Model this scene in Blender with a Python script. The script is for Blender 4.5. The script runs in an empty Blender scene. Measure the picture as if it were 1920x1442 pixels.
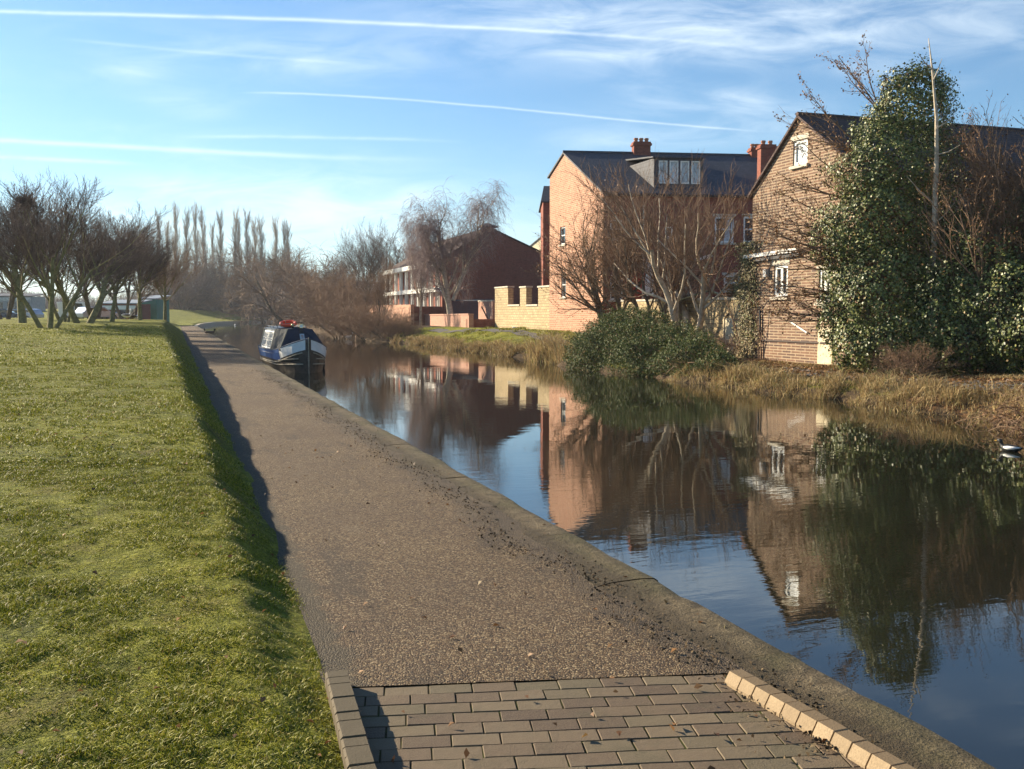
import bpy, math, random
import numpy as np
from mathutils import Matrix, Vector
R = math.radians
random.seed(7)
RNG = np.random.default_rng(11)
scene = bpy.context.scene

# ------------------------------------------------------------------ camera
F = 1884.0; YH = 588.0; EYE = 1.6
TH = math.atan((721 - YH) / F)
cam_d = bpy.data.cameras.new("camera"); cam = bpy.data.objects.new("camera", cam_d)
scene.collection.objects.link(cam); scene.camera = cam
cam.location = (0, 0, EYE); cam.rotation_euler = (math.pi / 2 - TH, 0, 0)
cam_d.sensor_width = 36; cam_d.lens = 36 * F / 1920; cam_d.clip_start = 0.05; cam_d.clip_end = 12000

SUN_ELEV = 22.0
SUN_DIR = Vector((-0.84, 0.54, 0)).normalized()      # horizontal direction towards the sun
EXPOSURE = 1.38

scene.view_settings.view_transform = 'Standard'; scene.view_settings.look = 'None'
scene.view_settings.gamma = 1; scene.view_settings.exposure = EXPOSURE
sd = bpy.data.lights.new("sun", 'SUN'); sun = bpy.data.objects.new("sun", sd)
scene.collection.objects.link(sun)
sd.energy = 5.0; sd.angle = R(0.55); sd.color = (1.0, 0.86, 0.64)
sv = Vector((SUN_DIR.x * math.cos(R(SUN_ELEV)), SUN_DIR.y * math.cos(R(SUN_ELEV)), math.sin(R(SUN_ELEV))))
sun.rotation_euler = sv.to_track_quat('Z', 'Y').to_euler()
sun.location = (-40, 20, 60)

# ------------------------------------------------------------------ node helpers
class E:
    """tiny expression wrapper around Math nodes"""
    def __init__(s, nt, sock): s.nt, s.s = nt, sock
    def _op(s, op, *o):
        n = s.nt.nodes.new('ShaderNodeMath'); n.operation = op
        for i, a in enumerate((s,) + o):
            if isinstance(a, E): s.nt.links.new(a.s, n.inputs[i])
            else: n.inputs[i].default_value = a
        return E(s.nt, n.outputs[0])
    def __add__(s, o): return s._op('ADD', o)
    def __sub__(s, o): return s._op('SUBTRACT', o)
    def __mul__(s, o): return s._op('MULTIPLY', o)
    def __truediv__(s, o): return s._op('DIVIDE', o)
    def max(s, o): return s._op('MAXIMUM', o)
    def min(s, o): return s._op('MINIMUM', o)
    def abs(s): return s._op('ABSOLUTE')
    def exp(s): return s._op('EXPONENT')
    def clamp(s): return s.max(0.0).min(1.0)
    def step(s, a, b):
        n = s.nt.nodes.new('ShaderNodeMapRange'); n.interpolation_type = 'SMOOTHSTEP'
        s.nt.links.new(s.s, n.inputs[0]); n.inputs[1].default_value = a; n.inputs[2].default_value = b
        return E(s.nt, n.outputs[0])

def lk(nt, v, inp):
    if isinstance(v, E): v = v.s
    if isinstance(v, bpy.types.NodeSocket): nt.links.new(v, inp)
    elif isinstance(v, (tuple, list)): inp.default_value = (*v, 1.0) if len(v) == 3 and inp.type == 'RGBA' else v
    else: inp.default_value = v
def coord(nt, kind='Object'):
    return nt.nodes.new('ShaderNodeTexCoord').outputs[kind]
def mapping(nt, vec, scale=(1, 1, 1), loc=(0, 0, 0), rot=(0, 0, 0)):
    n = nt.nodes.new('ShaderNodeMapping'); lk(nt, vec, n.inputs[0])
    n.inputs[1].default_value = loc; n.inputs[2].default_value = rot; n.inputs[3].default_value = scale
    return n.outputs[0]
def noise(nt, vec, scale, detail=4, rough=0.55, dist=0.0):
    n = nt.nodes.new('ShaderNodeTexNoise'); lk(nt, vec, n.inputs['Vector'])
    n.inputs['Scale'].default_value = scale; n.inputs['Detail'].default_value = detail
    n.inputs['Roughness'].default_value = rough; n.inputs['Distortion'].default_value = dist
    return E(nt, n.outputs[0])
def voronoi(nt, vec, scale, out='Color'):
    n = nt.nodes.new('ShaderNodeTexVoronoi'); lk(nt, vec, n.inputs['Vector']); n.inputs['Scale'].default_value = scale
    return n.outputs[out]
def ramp(nt, fac, stops):
    n = nt.nodes.new('ShaderNodeValToRGB'); lk(nt, fac, n.inputs[0])
    el = n.color_ramp.elements
    while len(el) < len(stops): el.new(0.5)
    for e, (p, c) in zip(el, stops): e.position = p; e.color = (*c, 1)
    return n.outputs[0]
def mixc(nt, fac, a, b, mode='MIX'):
    n = nt.nodes.new('ShaderNodeMix'); n.data_type = 'RGBA'; n.blend_type = mode
    lk(nt, fac, n.inputs[0]); lk(nt, a, n.inputs[6]); lk(nt, b, n.inputs[7])
    return n.outputs[2]
def sep(nt, v):
    n = nt.nodes.new('ShaderNodeSeparateXYZ'); lk(nt, v, n.inputs[0])
    return [E(nt, o) for o in n.outputs]
def comb(nt, x, y, z=0.0):
    n = nt.nodes.new('ShaderNodeCombineXYZ')
    for i, a in enumerate((x, y, z)): lk(nt, a, n.inputs[i])
    return n.outputs[0]
def bump(nt, h, strength=0.5, dist=0.02):
    n = nt.nodes.new('ShaderNodeBump'); lk(nt, h, n.inputs['Height'])
    n.inputs['Strength'].default_value = strength; n.inputs['Distance'].default_value = dist
    return n.outputs[0]

# ------------------------------------------------------------------ sky
world = bpy.data.worlds.new("World"); scene.world = world; world.use_nodes = True
nt = world.node_tree; nt.nodes.clear()
out = nt.nodes.new('ShaderNodeOutputWorld'); bg = nt.nodes.new('ShaderNodeBackground')
nt.links.new(bg.outputs[0], out.inputs[0])
sky = nt.nodes.new('ShaderNodeTexSky'); sky.sky_type = 'NISHITA'; sky.sun_disc = False
sky.sun_elevation = R(SUN_ELEV); sky.sun_rotation = math.atan2(SUN_DIR.x, SUN_DIR.y)
sky.air_density = 1.0; sky.dust_density = 0.25; sky.ozone_density = 2.0
bg.inputs[1].default_value = 0.050
gx, gy, gz = sep(nt, coord(nt, 'Generated'))
yy = gy.max(0.06)
U = gx / yy; V = gz / yy
def pu(x): return (x - 960) / F
def pv(y): return (YH - y) / F
fr = noise(nt, comb(nt, U * 9.0, V * 34.0), 1.0, 6, 0.6, 0.6)      # streaky fibres
lo = noise(nt, comb(nt, U * 2.2 + V * 3.0, V * 9.0), 1.3, 3, 0.5, 0.3)
cl = (lo.step(0.43, 0.70)) * (fr.step(0.33, 0.78)) * 0.42
def blob(cx, cy, sx, sy, a, tilt=0.0):
    dx = (U - pu(cx)) * (F / sx); dy = (V - pv(cy) - (U - pu(cx)) * tilt) * (F / sy)
    return (((dx * dx + dy * dy) * -1.0).exp()) * fr.step(0.22, 0.72) * a
for b in [(560, 385, 330, 55, .75, 0), (1700, 40, 500, 60, .7, -.02), (1250, 60, 500, 40, .55, -.04), (1330, 190, 140, 26, .6, -.1),
          (350, 203, 75, 20, .7, -.12), (240, 148, 90, 18, .6, .05), (1130, 112, 140, 15, .6, -.06), (700, 110, 420, 40, .4, -.03),
          (330, 350, 120, 16, .45, 0), (100, 430, 500, 50, .4, 0), (1250, 262, 260, 24, .5, 0.06), (900, 480, 700, 70, .5, 0)]:
    cl = cl + blob(*b)
wob = (noise(nt, comb(nt, U * 14.0, V * 2.0), 1.0, 3, 0.6) - 0.5) * 0.0022
patchy = noise(nt, comb(nt, U * 26.0, V * 60.0), 1.0, 4, 0.65).step(0.18, 0.62)
def trail(pts, w, a, fin=(0, 0), soft=1.0, pat=0.7):
    us = [pu(p[0]) for p in pts]; vs = [pv(p[1]) for p in pts]
    n = min(3, len(pts) - 1); c = np.polyfit(us, vs, n)
    val = U * 0.0 + float(c[0])
    for k in c[1:]: val = val * U + float(k)
    dd = (V - val + wob).abs() * (F / w)
    g = (dd * dd * -1.0).exp()
    m = U.step(us[0] - fin[0] / F, us[0] + 40 / F) * (E(nt, (U * -1.0).s).step(-us[-1] - fin[1] / F, -us[-1] + fin[1] / F))
    return g * m * (patchy * pat + (1 - pat)) * a
cl = cl + trail([(-300, 30), (0, 35), (350, 45), (740, 57), (1150, 80)], 3.4, 0.75, (60, 420), pat=.35)
cl = cl + trail([(500, 183), (700, 188), (870, 205), (1020, 218), (1200, 233), (1380, 250)], 1.8, 0.6, (60, 60), pat=.4)
cl = cl + trail([(-300, 262), (0, 268), (250, 281), (500, 294), (640, 300)], 4.5, 0.65, (60, 260), pat=.3)
cl = cl + trail([(420, 262), (600, 263), (800, 268)], 3.0, 0.4, (100, 100))
cl = cl + trail([(-300, 288), (0, 298), (240, 310)], 4.0, 0.55, (60, 60))
cl = cl + trail([(170, 88), (400, 110), (640, 128)], 3.0, 0.25, (60, 60))
haze = (V * -13.0).exp() * 0.40
skyc = mixc(nt, 1.0, sky.outputs[0], (0.74, 1.03, 1.24), 'MULTIPLY')
skyc = mixc(nt, haze.clamp(), skyc, (7.0, 8.6, 8.6))
skyc = mixc(nt, (cl * 0.58).clamp(), skyc, (9.6, 10.6, 11.0))
nt.links.new(skyc, bg.inputs[0])

# ------------------------------------------------------------------ object helpers
ANG = R(18.52); dV = np.array([-math.sin(ANG), math.cos(ANG)]); rV = np.array([math.cos(ANG), math.sin(ANG)]); T0 = 2.72
COL = scene.collection
def ST(T, s, z=0.0):
    p = rV * (T + T0) + dV * s
    return (float(p[0]), float(p[1]), z)
def toTS(x, y):
    return x * rV[0] + y * rV[1] - T0, x * dV[0] + y * dV[1]
def ray(px, py):
    a = (px - 960) / F; b = (721 - py) / F
    return np.array([a, math.cos(TH) + b * math.sin(TH), -math.sin(TH) + b * math.cos(TH)])
def G(px, py, z=0.0):
    r = ray(px, py); k = (z - EYE) / r[2]
    return np.array([r[0] * k, r[1] * k, z])
def P(px, py, D):
    r = ray(px, py); k = D / r[1]
    return np.array([r[0] * k, D, EYE + r[2] * k])

def tag(o, label=None, cat=None, group=None, kind=None):
    if label: o['label'] = label
    if cat: o['category'] = cat
    if group: o['group'] = group
    if kind: o['kind'] = kind
    return o
def empty(name, loc=(0, 0, 0), label=None, cat=None, group=None, rz=0.0, sc=1.0):
    o = bpy.data.objects.new(name, None); COL.objects.link(o)
    o.location = loc; o.rotation_euler = (0, 0, rz); o.scale = (sc,) * 3 if not isinstance(sc, tuple) else sc
    o.empty_display_size = 0.2
    return tag(o, label, cat, group)
def copy_tree(o, parent=None):
    c = o.copy(); COL.objects.link(c); c.parent = parent
    for ch in list(o.children): copy_tree(ch, c)
    return c
def np_mesh(name, v, faces, mat, parent=None, smooth=False, uv=False, colors=None):
    """v Nx3, faces = list of int arrays (M,3) / (M,4)"""
    me = bpy.data.meshes.new(name)
    v = np.asarray(v, dtype=np.float32)
    me.vertices.add(len(v)); me.vertices.foreach_set('co', v.ravel())
    loops = np.concatenate([f.ravel() for f in faces]).astype(np.int32)
    tot = np.concatenate([np.full(len(f), f.shape[1]) for f in faces]).astype(np.int32)
    st = np.concatenate([[0], np.cumsum(tot)[:-1]]).astype(np.int32)
    me.loops.add(len(loops)); me.loops.foreach_set('vertex_index', loops)
    me.polygons.add(len(tot)); me.polygons.foreach_set('loop_start', st)
    me.polygons.foreach_set('loop_total', tot)
    if smooth: me.polygons.foreach_set('use_smooth', np.ones(len(tot), dtype=bool))
    if colors is not None:
        ca = me.color_attributes.new('zone', 'FLOAT_COLOR', 'POINT')
        ca.data.foreach_set('color', np.asarray(colors, dtype=np.float32).ravel())
    me.update(calc_edges=True)
    me.materials.append(mat)
    o = bpy.data.objects.new(name, me); COL.objects.link(o)
    if parent: o.parent = parent
    return o

class MB:
    def __init__(s, origin=(0, 0, 0)): s.v = []; s.f = []; s.o = Vector(origin)
    def add(s, vs, fs):
        b = len(s.v); s.v += [Vector(v) - s.o for v in vs]; s.f += [[b + i for i in f] for f in fs]; return s
    def box(s, c, size, M=None, taper=1.0):
        hx, hy, hz = size[0] / 2, size[1] / 2, size[2] / 2
        vs = []
        for z in (-1, 1):
            t = taper if z > 0 else 1
            for x, y in ((-1, -1), (1, -1), (1, 1), (-1, 1)):
                q = Vector((x * hx * t, y * hy * t, z * hz))
                vs.append((M @ q if M is not None else q) + Vector(c))
        return s.add(vs, [(0, 3, 2, 1), (4, 5, 6, 7), (0, 1, 5, 4), (1, 2, 6, 5), (2, 3, 7, 6), (3, 0, 4, 7)])
    def slab(s, q, off):
        """quad or polygon q extruded by vector off"""
        n = len(q); off = Vector(off)
        vs = [Vector(p) for p in q] + [Vector(p) + off for p in q]
        return s.add(vs, [list(range(n)), list(range(2 * n - 1, n - 1, -1))] + [(i, i + n, (i + 1) % n + n, (i + 1) % n) for i in range(n)])
    def quad(s, *q): return s.add(q, [list(range(len(q)))])
    def tube(s, pts, rad, n=8, cap=True):
        pts = [Vector(p) for p in pts]
        if not isinstance(rad, (list, tuple)): rad = [rad] * len(pts)
        vs = []; prev = None
        for i, p in enumerate(pts):
            t = (pts[min(i + 1, len(pts) - 1)] - pts[max(i - 1, 0)]).normalized()
            if prev is None: prev = t.orthogonal().normalized()
            a = (prev - t * prev.dot(t)).normalized(); prev = a; b = t.cross(a)
            for k in range(n):
                th = 2 * math.pi * k / n
                vs.append(p + (a * math.cos(th) + b * math.sin(th)) * rad[i])
        fs = [(i * n + k, i * n + (k + 1) % n, (i + 1) * n + (k + 1) % n, (i + 1) * n + k) for i in range(len(pts) - 1) for k in range(n)]
        if cap: fs += [list(range(n - 1, -1, -1)), list(range((len(pts) - 1) * n, len(pts) * n))]
        return s.add(vs, fs)
    def torus(s, c, R1, r, M=None, n=20, m=8):
        vs = []
        for i in range(n):
            for j in range(m):
                a = 2 * math.pi * i / n; b = 2 * math.pi * j / m
                q = Vector(((R1 + r * math.cos(b)) * math.cos(a), (R1 + r * math.cos(b)) * math.sin(a), r * math.sin(b)))
                vs.append((M @ q if M is not None else q) + Vector(c))
        return s.add(vs, [(i * m + j, ((i + 1) % n) * m + j, ((i + 1) % n) * m + (j + 1) % m, i * m + (j + 1) % m) for i in range(n) for j in range(m)])
    def build(s, name, mat, parent=None, smooth=False, bevel=0.0, label=None):
        me = bpy.data.meshes.new(name); me.from_pydata([tuple(v) for v in s.v], [], s.f)
        me.materials.append(mat)
        uvl = me.uv_layers.new(name='UVMap'); data = np.zeros((len(me.loops), 2), dtype=np.float32)
        ox, oy, oz = s.o
        for p in me.polygons:
            n = p.normal
            if abs(n.z) > 0.995: t = Vector((1, 0, 0)); b = Vector((0, 1, 0))
            else:
                t = Vector((-n.y, n.x, 0)).normalized(); b = n.cross(t)
                if b.z < 0: b = -b
            for li in p.loop_indices:
                co = me.vertices[me.loops[li].vertex_index].co + s.o
                data[li] = (co.dot(t), co.dot(b) if abs(n.z) > 0.2 else co.z)
        uvl.data.foreach_set('uv', data.ravel())
        if smooth: me.polygons.foreach_set('use_smooth', np.ones(len(me.polygons), dtype=bool))
        me.update()
        o = bpy.data.objects.new(name, me); COL.objects.link(o)
        if parent: o.parent = parent
        if bevel:
            m = o.modifiers.new('bevel', 'BEVEL'); m.width = bevel; m.segments = 2; m.limit_method = 'ANGLE'
        if label: o['label'] = label
        return o

# ------------------------------------------------------------------ materials
def newmat(name, rough=0.85, spec=0.3):
    m = bpy.data.materials.new(name); m.use_nodes = True
    b = m.node_tree.nodes['Principled BSDF']
    b.inputs['Roughness'].default_value = rough; b.inputs['Specular IOR Level'].default_value = spec
    return m, m.node_tree, b
def plain(name, c, rough=0.6, spec=0.4, var=0.18, scale=3.0, metal=0.0, bmp=0.0):
    m, nt, b = newmat(name, rough, spec)
    n = noise(nt, coord(nt, 'Object'), scale, 5, 0.65)
    lo_ = tuple(x * (1 - var) for x in c); hi = tuple(min(1, x * (1 + var)) for x in c)
    lk(nt, ramp(nt, n, [(0.3, lo_), (0.7, hi)]), b.inputs['Base Color']); b.inputs['Metallic'].default_value = metal
    if bmp: lk(nt, bump(nt, n, bmp, 0.02), b.inputs['Normal'])
    return m
def brickmat(name, c1, c2, mortar, bw=0.225, rh=0.075, mo=0.012, weather=(0.5, 0.5, 0.5), wfac=0.4, bmp=0.6, wscale=0.7, rough=0.9):
    m, nt, b = newmat(name, rough, 0.2)
    uv = coord(nt, 'UV')
    n = nt.nodes.new('ShaderNodeTexBrick'); lk(nt, uv, n.inputs['Vector'])
    n.inputs['Color1'].default_value = (*c1, 1); n.inputs['Color2'].default_value = (*c2, 1); n.inputs['Mortar'].default_value = (*mortar, 1)
    n.inputs['Scale'].default_value = 1; n.inputs['Mortar Size'].default_value = mo; n.inputs['Brick Width'].default_value = bw
    n.inputs['Row Height'].default_value = rh; n.inputs['Mortar Smooth'].default_value = 0.3
    st = noise(nt, uv, wscale, 6, 0.7); st2 = noise(nt, mapping(nt, uv, (6, 1, 1)), 1.0, 5, 0.6)
    c = mixc(nt, st2.step(0.35, 0.75) * 0.35, n.outputs[0], tuple(x * 0.55 for x in c1))
    c = mixc(nt, st.step(0.5, 0.78) * wfac, c, weather)
    c = mixc(nt, noise(nt, uv, 9.0, 3, 0.6).step(0.3, 0.8) * 0.35, c, tuple(min(1, x * 1.5) for x in c2))
    lk(nt, c, b.inputs['Base Color'])
    lk(nt, bump(nt, E(nt, n.outputs[1]) * -1.0 + noise(nt, uv, 30, 3) * 0.4, bmp, 0.012), b.inputs['Normal'])
    return m
def leafmat(name, stops, rough=0.5, spec=0.5, trans=0.0):
    m, nt, b = newmat(name, rough, spec)
    g = nt.nodes.new('ShaderNodeNewGeometry')
    lk(nt, ramp(nt, g.outputs['Random Per Island'], stops), b.inputs['Base Color'])
    if trans:
        t = nt.nodes.new('ShaderNodeBsdfTranslucent'); lk(nt, ramp(nt, g.outputs['Random Per Island'], stops), t.inputs[0])
        ms = nt.nodes.new('ShaderNodeMixShader'); ms.inputs[0].default_value = trans
        nt.links.new(b.outputs[0], ms.inputs[1]); nt.links.new(t.outputs[0], ms.inputs[2])
        nt.links.new(ms.outputs[0], nt.nodes['Material Output'].inputs[0])
    return m

def ground_material():
    m, nt, b = newmat('ground_mat', 0.95, 0.15)
    oc = coord(nt, 'Object')
    a = nt.nodes.new('ShaderNodeAttribute'); a.attribute_name = 'zone'
    zr, zg, zb = sep(nt, a.outputs['Color'])
    n1 = noise(nt, oc, 0.55, 6, 0.65); n2 = noise(nt, oc, 5.0, 6, 0.75); n3 = noise(nt, oc, 40.0, 4, 0.7)
    grass = ramp(nt, n1 * 0.45 + n2 * 0.55, [(0.36, (0.055, 0.062, 0.010)), (0.47, (0.145, 0.16, 0.010)), (0.56, (0.25, 0.245, 0.018)), (0.68, (0.26, 0.22, 0.055))])
    grass = mixc(nt, n3.step(0.35, 0.7) * 0.65, grass, (0.05, 0.055, 0.012)); grass = mixc(nt, noise(nt, oc, 14, 4, .7).step(.5, .62) * .55, grass, (0.34, 0.34, 0.05)); grass = mixc(nt, noise(nt, oc, 1.6, 5, .7).step(.52, .68) * .5, grass, (0.17, 0.125, 0.045))
    dirt = ramp(nt, n2, [(0.3, (0.055, 0.036, 0.022)), (0.55, (0.11, 0.075, 0.045)), (0.75, (0.20, 0.14, 0.075))])
    litter = ramp(nt, E(nt, voronoi(nt, oc, 14.0, 'Color')), [(0.1, (0.10, 0.05, 0.025)), (0.4, (0.24, 0.13, 0.06)), (0.7, (0.05, 0.03, 0.02)), (0.95, (0.32, 0.22, 0.11))])
    c = mixc(nt, (zr + (n2 - 0.5) * 0.7).step(0.35, 0.65), dirt, grass)
    c = mixc(nt, (zg + (n2 - 0.5) * 0.9).step(0.35, 0.65), c, litter)
    c = mixc(nt, (n1 * n2).step(0.36, 0.46) * zr * 0.35, c, (0.13, 0.10, 0.045))
    lk(nt, c, b.inputs['Base Color'])
    lk(nt, bump(nt, n3 + n2 * 2.0, 0.9, 0.05), b.inputs['Normal'])
    return m
def path_material():
    m, nt, b = newmat('towpath_mat', 0.8, 0.35)
    oc = coord(nt, 'Object'); x, y, z = sep(nt, oc)
    n1 = noise(nt, oc, 0.5, 5, 0.6); n2 = noise(nt, oc, 4.0, 6, 0.7); n3 = noise(nt, oc, 130.0, 3, 0.6)
    vo = voronoi(nt, oc, 120.0, 'Color'); vd = E(nt, voronoi(nt, oc, 120.0, 'Distance'))
    vs = sep(nt, vo)[0]
    g = ramp(nt, vs, [(0.05, (0.022, 0.012, 0.005)), (0.4, (0.098, 0.055, 0.023)), (0.8, (0.185, 0.115, 0.050)), (0.98, (0.42, 0.32, 0.18))])
    g = mixc(nt, n1.step(0.35, 0.7) * 0.4, g, (0.085, 0.05, 0.028)); g = mixc(nt, n2.step(0.5, 0.75) * 0.3, g, (0.06, 0.042, 0.03))
    dirt = ramp(nt, n2, [(0.3, (0.035, 0.024, 0.014)), (0.6, (0.10, 0.07, 0.04)), (0.8, (0.16, 0.12, 0.07))])
    e = (x + (n2 - 0.5) * 0.55 + (n1 - 0.5) * 0.35)
    c = mixc(nt, e.step(-0.66, -0.42) * 0.8, g, dirt); dk_ = noise(nt, mapping(nt, oc, (2.2, .5, 1)), 1.1, 6, .7); c = mixc(nt, dk_.step(.52, .66) * .6, c, (0.04, 0.027, 0.016)); c = mixc(nt, dk_.step(.44, .34) * .3, c, (0.19, 0.14, 0.085))
    e2 = (x * -1.0 + (n2 - 0.5) * 0.35)
    c = mixc(nt, e2.step(1.93, 2.03) * 0.7, c, (0.06, 0.05, 0.03))
    lk(nt, c, b.inputs['Base Color'])
    lk(nt, bump(nt, vd * -1.4 + n3 * 0.6 + n2 * 1.6, 1.0, 0.015), b.inputs['Normal'])
    return m
def stone_material():
    m, nt, b = newmat('coping_stone_mat', 0.85, 0.3)
    oc = coord(nt, 'Object'); x, y, z = sep(nt, oc)
    g = nt.nodes.new('ShaderNodeNewGeometry')
    n1 = noise(nt, oc, 1.2, 5, 0.6); n2 = noise(nt, oc, 9.0, 6, 0.75); n3 = noise(nt, oc, 90, 3, .7)
    c = ramp(nt, n2 * .5 + n3 * .5, [(0.38, (0.045, 0.032, 0.016)), (0.5, (0.125, 0.092, 0.05)), (0.62, (0.27, 0.21, 0.12))])
    c = mixc(nt, n1.step(0.4, 0.62) * 0.5, c, (0.075, 0.07, 0.022))
    c = mixc(nt, (x * -1.0 + (n2 - 0.5) * 0.5 + (n1 - .5) * .3).step(0.15, 0.27) * 0.85, c, (0.052, 0.036, 0.018))
    lk(nt, c, b.inputs['Base Color'])
    lk(nt, bump(nt, n2 * 2 + n3 * .8, 1.0, 0.03), b.inputs['Normal'])
    return m
def water_material():
    m = bpy.data.materials.new('water_mat'); m.use_nodes = True; nt = m.node_tree
    b = nt.nodes['Principled BSDF']
    b.inputs['Base Color'].default_value = (0.012, 0.012, 0.007, 1); b.inputs['Roughness'].default_value = 0.012
    b.inputs['IOR'].default_value = 1.45; b.inputs['Specular IOR Level'].default_value = 1.0
    oc = coord(nt, 'Object'); x, y, z = sep(nt, oc)
    w = noise(nt, mapping(nt, oc, (0.7, 1.0, 1), rot=(0, 0, R(-18))), 0.9, 2, 0.5)
    w2 = noise(nt, mapping(nt, oc, (1.0, 3.2, 1), rot=(0, 0, R(-18))), 2.4, 3, 0.55)
    amp = noise(nt, oc, 0.12, 2, 0.5).step(0.38, 0.66)
    def ring(T, s, k, fall):
        dx = x - T; dy = y - s; rr = (dx * dx + dy * dy)._op('SQRT')
        return (rr * k)._op('SINE') * ((rr * rr) * (-1.0 / (fall * fall))).exp()
    h = w * 0.35 + w2 * (amp * 0.22 + 0.03) + ring(6.5, 12.6, 19.0, 0.9) * 0.028 + ring(3.4, 20.5, 15.0, 2.6) * 0.022
    lk(nt, bump(nt, h, 0.22, 0.035), b.inputs['Normal'])
    return m
M = {}
M['ground'] = ground_material(); M['path'] = path_material(); M['stone'] = stone_material(); M['water'] = water_material()
M['grassblade'] = leafmat('grass_blade_mat', [(0.0, (0.06, 0.075, 0.006)), (0.35, (0.175, 0.185, 0.010)), (0.7, (0.32, 0.31, 0.02)), (0.86, (0.44, 0.40, 0.06)), (1.0, (0.34, 0.22, 0.09))], 0.6, 0.25, 0.15)
M['reed'] = leafmat('dry_grass_mat', [(0.0, (0.20, 0.13, 0.06)), (0.45, (0.38, 0.27, 0.13)), (0.8, (0.52, 0.40, 0.20)), (1.0, (0.17, 0.18, 0.05))], 0.7, 0.2, 0.25)
M['bark'] = plain('bark_mat', (0.13, 0.10, 0.07), 0.9, 0.2, 0.45, 12, bmp=0.6)
M['barkgreen'] = plain('mossy_bark_mat', (0.20, 0.18, 0.085), 0.9, 0.2, 0.4, 9, bmp=0.6)
M['barkpale'] = plain('pale_bark_mat', (0.46, 0.38, 0.28), 0.8, 0.2, 0.45, 7, bmp=0.5)
M['twig'] = plain('twig_mat', (0.115, 0.078, 0.065), 0.8, 0.3, 0.3, 2)
M['twigbrown'] = plain('brown_twig_mat', (0.21, 0.13, 0.08), 0.8, 0.3, 0.3, 2)
M['twigbirch'] = plain('birch_twig_mat', (0.25, 0.18, 0.17), 0.8, 0.3, 0.3, 2)
M['twigpop'] = plain('poplar_twig_mat', (0.30, 0.25, 0.18), 0.8, 0.3, 0.2, 1)
M['ivy'] = leafmat('ivy_leaf_mat', [(0.0, (0.03, 0.045, 0.010)), (0.4, (0.075, 0.10, 0.018)), (0.75, (0.15, 0.17, 0.035)), (0.9, (0.20, 0.20, 0.06)), (1.0, (0.24, 0.13, 0.05))], 0.5, 0.42)
M['brownleaf'] = leafmat('dead_leaf_mat', [(0.0, (0.09, 0.04, 0.018)), (0.5, (0.20, 0.10, 0.04)), (0.85, (0.28, 0.15, 0.06)), (1.0, (0.12, 0.10, 0.03))], 0.6, 0.3, 0.2)
M['shrubleaf'] = leafmat('shrub_leaf_mat', [(0.0, (0.03, 0.050, 0.012)), (0.5, (0.065, 0.095, 0.024)), (0.85, (0.12, 0.14, 0.035)), (1.0, (0.24, 0.15, 0.06))], 0.65, 0.3, 0.15)
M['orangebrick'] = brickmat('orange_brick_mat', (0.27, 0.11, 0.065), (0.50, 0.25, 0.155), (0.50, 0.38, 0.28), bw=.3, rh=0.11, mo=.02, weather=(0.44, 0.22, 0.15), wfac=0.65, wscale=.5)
M['brownbrick'] = brickmat('sooty_brick_mat', (0.085, 0.060, 0.055), (0.21, 0.118, 0.075), (0.40, 0.31, 0.21), bw=0.55, rh=0.10, mo=0.024, weather=(0.34, 0.21, 0.14), wfac=0.45, bmp=0.5)
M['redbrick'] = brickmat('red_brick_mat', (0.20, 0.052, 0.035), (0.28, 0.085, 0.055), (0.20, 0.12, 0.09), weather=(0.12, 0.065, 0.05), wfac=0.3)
M['pinkbrick'] = brickmat('pink_brick_mat', (0.40, 0.20, 0.14), (0.50, 0.27, 0.19), (0.42, 0.30, 0.24), weather=(0.30, 0.18, 0.14), wfac=0.5)
M['yellowstone'] = brickmat('yellow_stone_mat', (0.36, 0.27, 0.15), (0.50, 0.39, 0.23), (0.22, 0.165, 0.11), bw=0.42, rh=0.17, mo=0.022, weather=(0.17, 0.125, 0.07), wfac=0.7)
M['slate'] = brickmat('slate_mat', (0.050, 0.052, 0.065), (0.075, 0.075, 0.09), (0.025, 0.025, 0.03), bw=0.3, rh=0.22, mo=0.012, weather=(0.07, 0.07, 0.05), wfac=0.4, rough=0.6)
M['tile'] = brickmat('brown_tile_mat', (0.085, 0.06, 0.055), (0.12, 0.08, 0.07), (0.03, 0.025, 0.025), bw=0.25, rh=0.2, mo=0.015, weather=(0.08, 0.06, 0.04), wfac=0.3)
M['white'] = plain('white_paint_mat', (0.78, 0.77, 0.72), 0.5, 0.4, 0.10, 4)
M['cream'] = plain('cream_board_mat', (0.66, 0.56, 0.38), 0.8, 0.2, 0.2, 5, bmp=.3)
M['whitewash'] = plain('pale_concrete_mat', (0.52, 0.47, 0.38), 0.85, 0.2, 0.25, 5, bmp=.3)
M['glass'] = plain('window_glass_mat', (0.018, 0.022, 0.03), 0.06, 0.8, 0.5, 1)
M['curtain'] = plain('net_curtain_mat', (0.42, 0.45, 0.47), 0.25, 0.6, 0.5, 3)
M['black'] = plain('black_paint_mat', (0.012, 0.012, 0.016), 0.45, 0.4, 0.3, 3)
M['hullblack'] = plain('hull_blacking_mat', (0.075, 0.058, 0.042), 0.5, 0.45, 0.55, 4, bmp=.2)
M['blue'] = plain('blue_paint_mat', (0.055, 0.13, 0.36), 0.35, 0.5, 0.25, 4)
M['steelblue'] = plain('grey_blue_paint_mat', (0.05, 0.08, 0.125), 0.7, 0.2, 0.25, 4)
M['canvas'] = plain('grey_canvas_mat', (0.06, 0.063, 0.065), 0.85, 0.1, 0.5, 2.5, bmp=.8)
M['blackcanvas'] = plain('black_canvas_mat', (0.012, 0.015, 0.03), 0.5, 0.4, 0.4, 3, bmp=.5)
M['ring'] = plain('red_ring_mat', (0.72, 0.07, 0.025), 0.5, 0.4, 0.1, 3)
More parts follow.
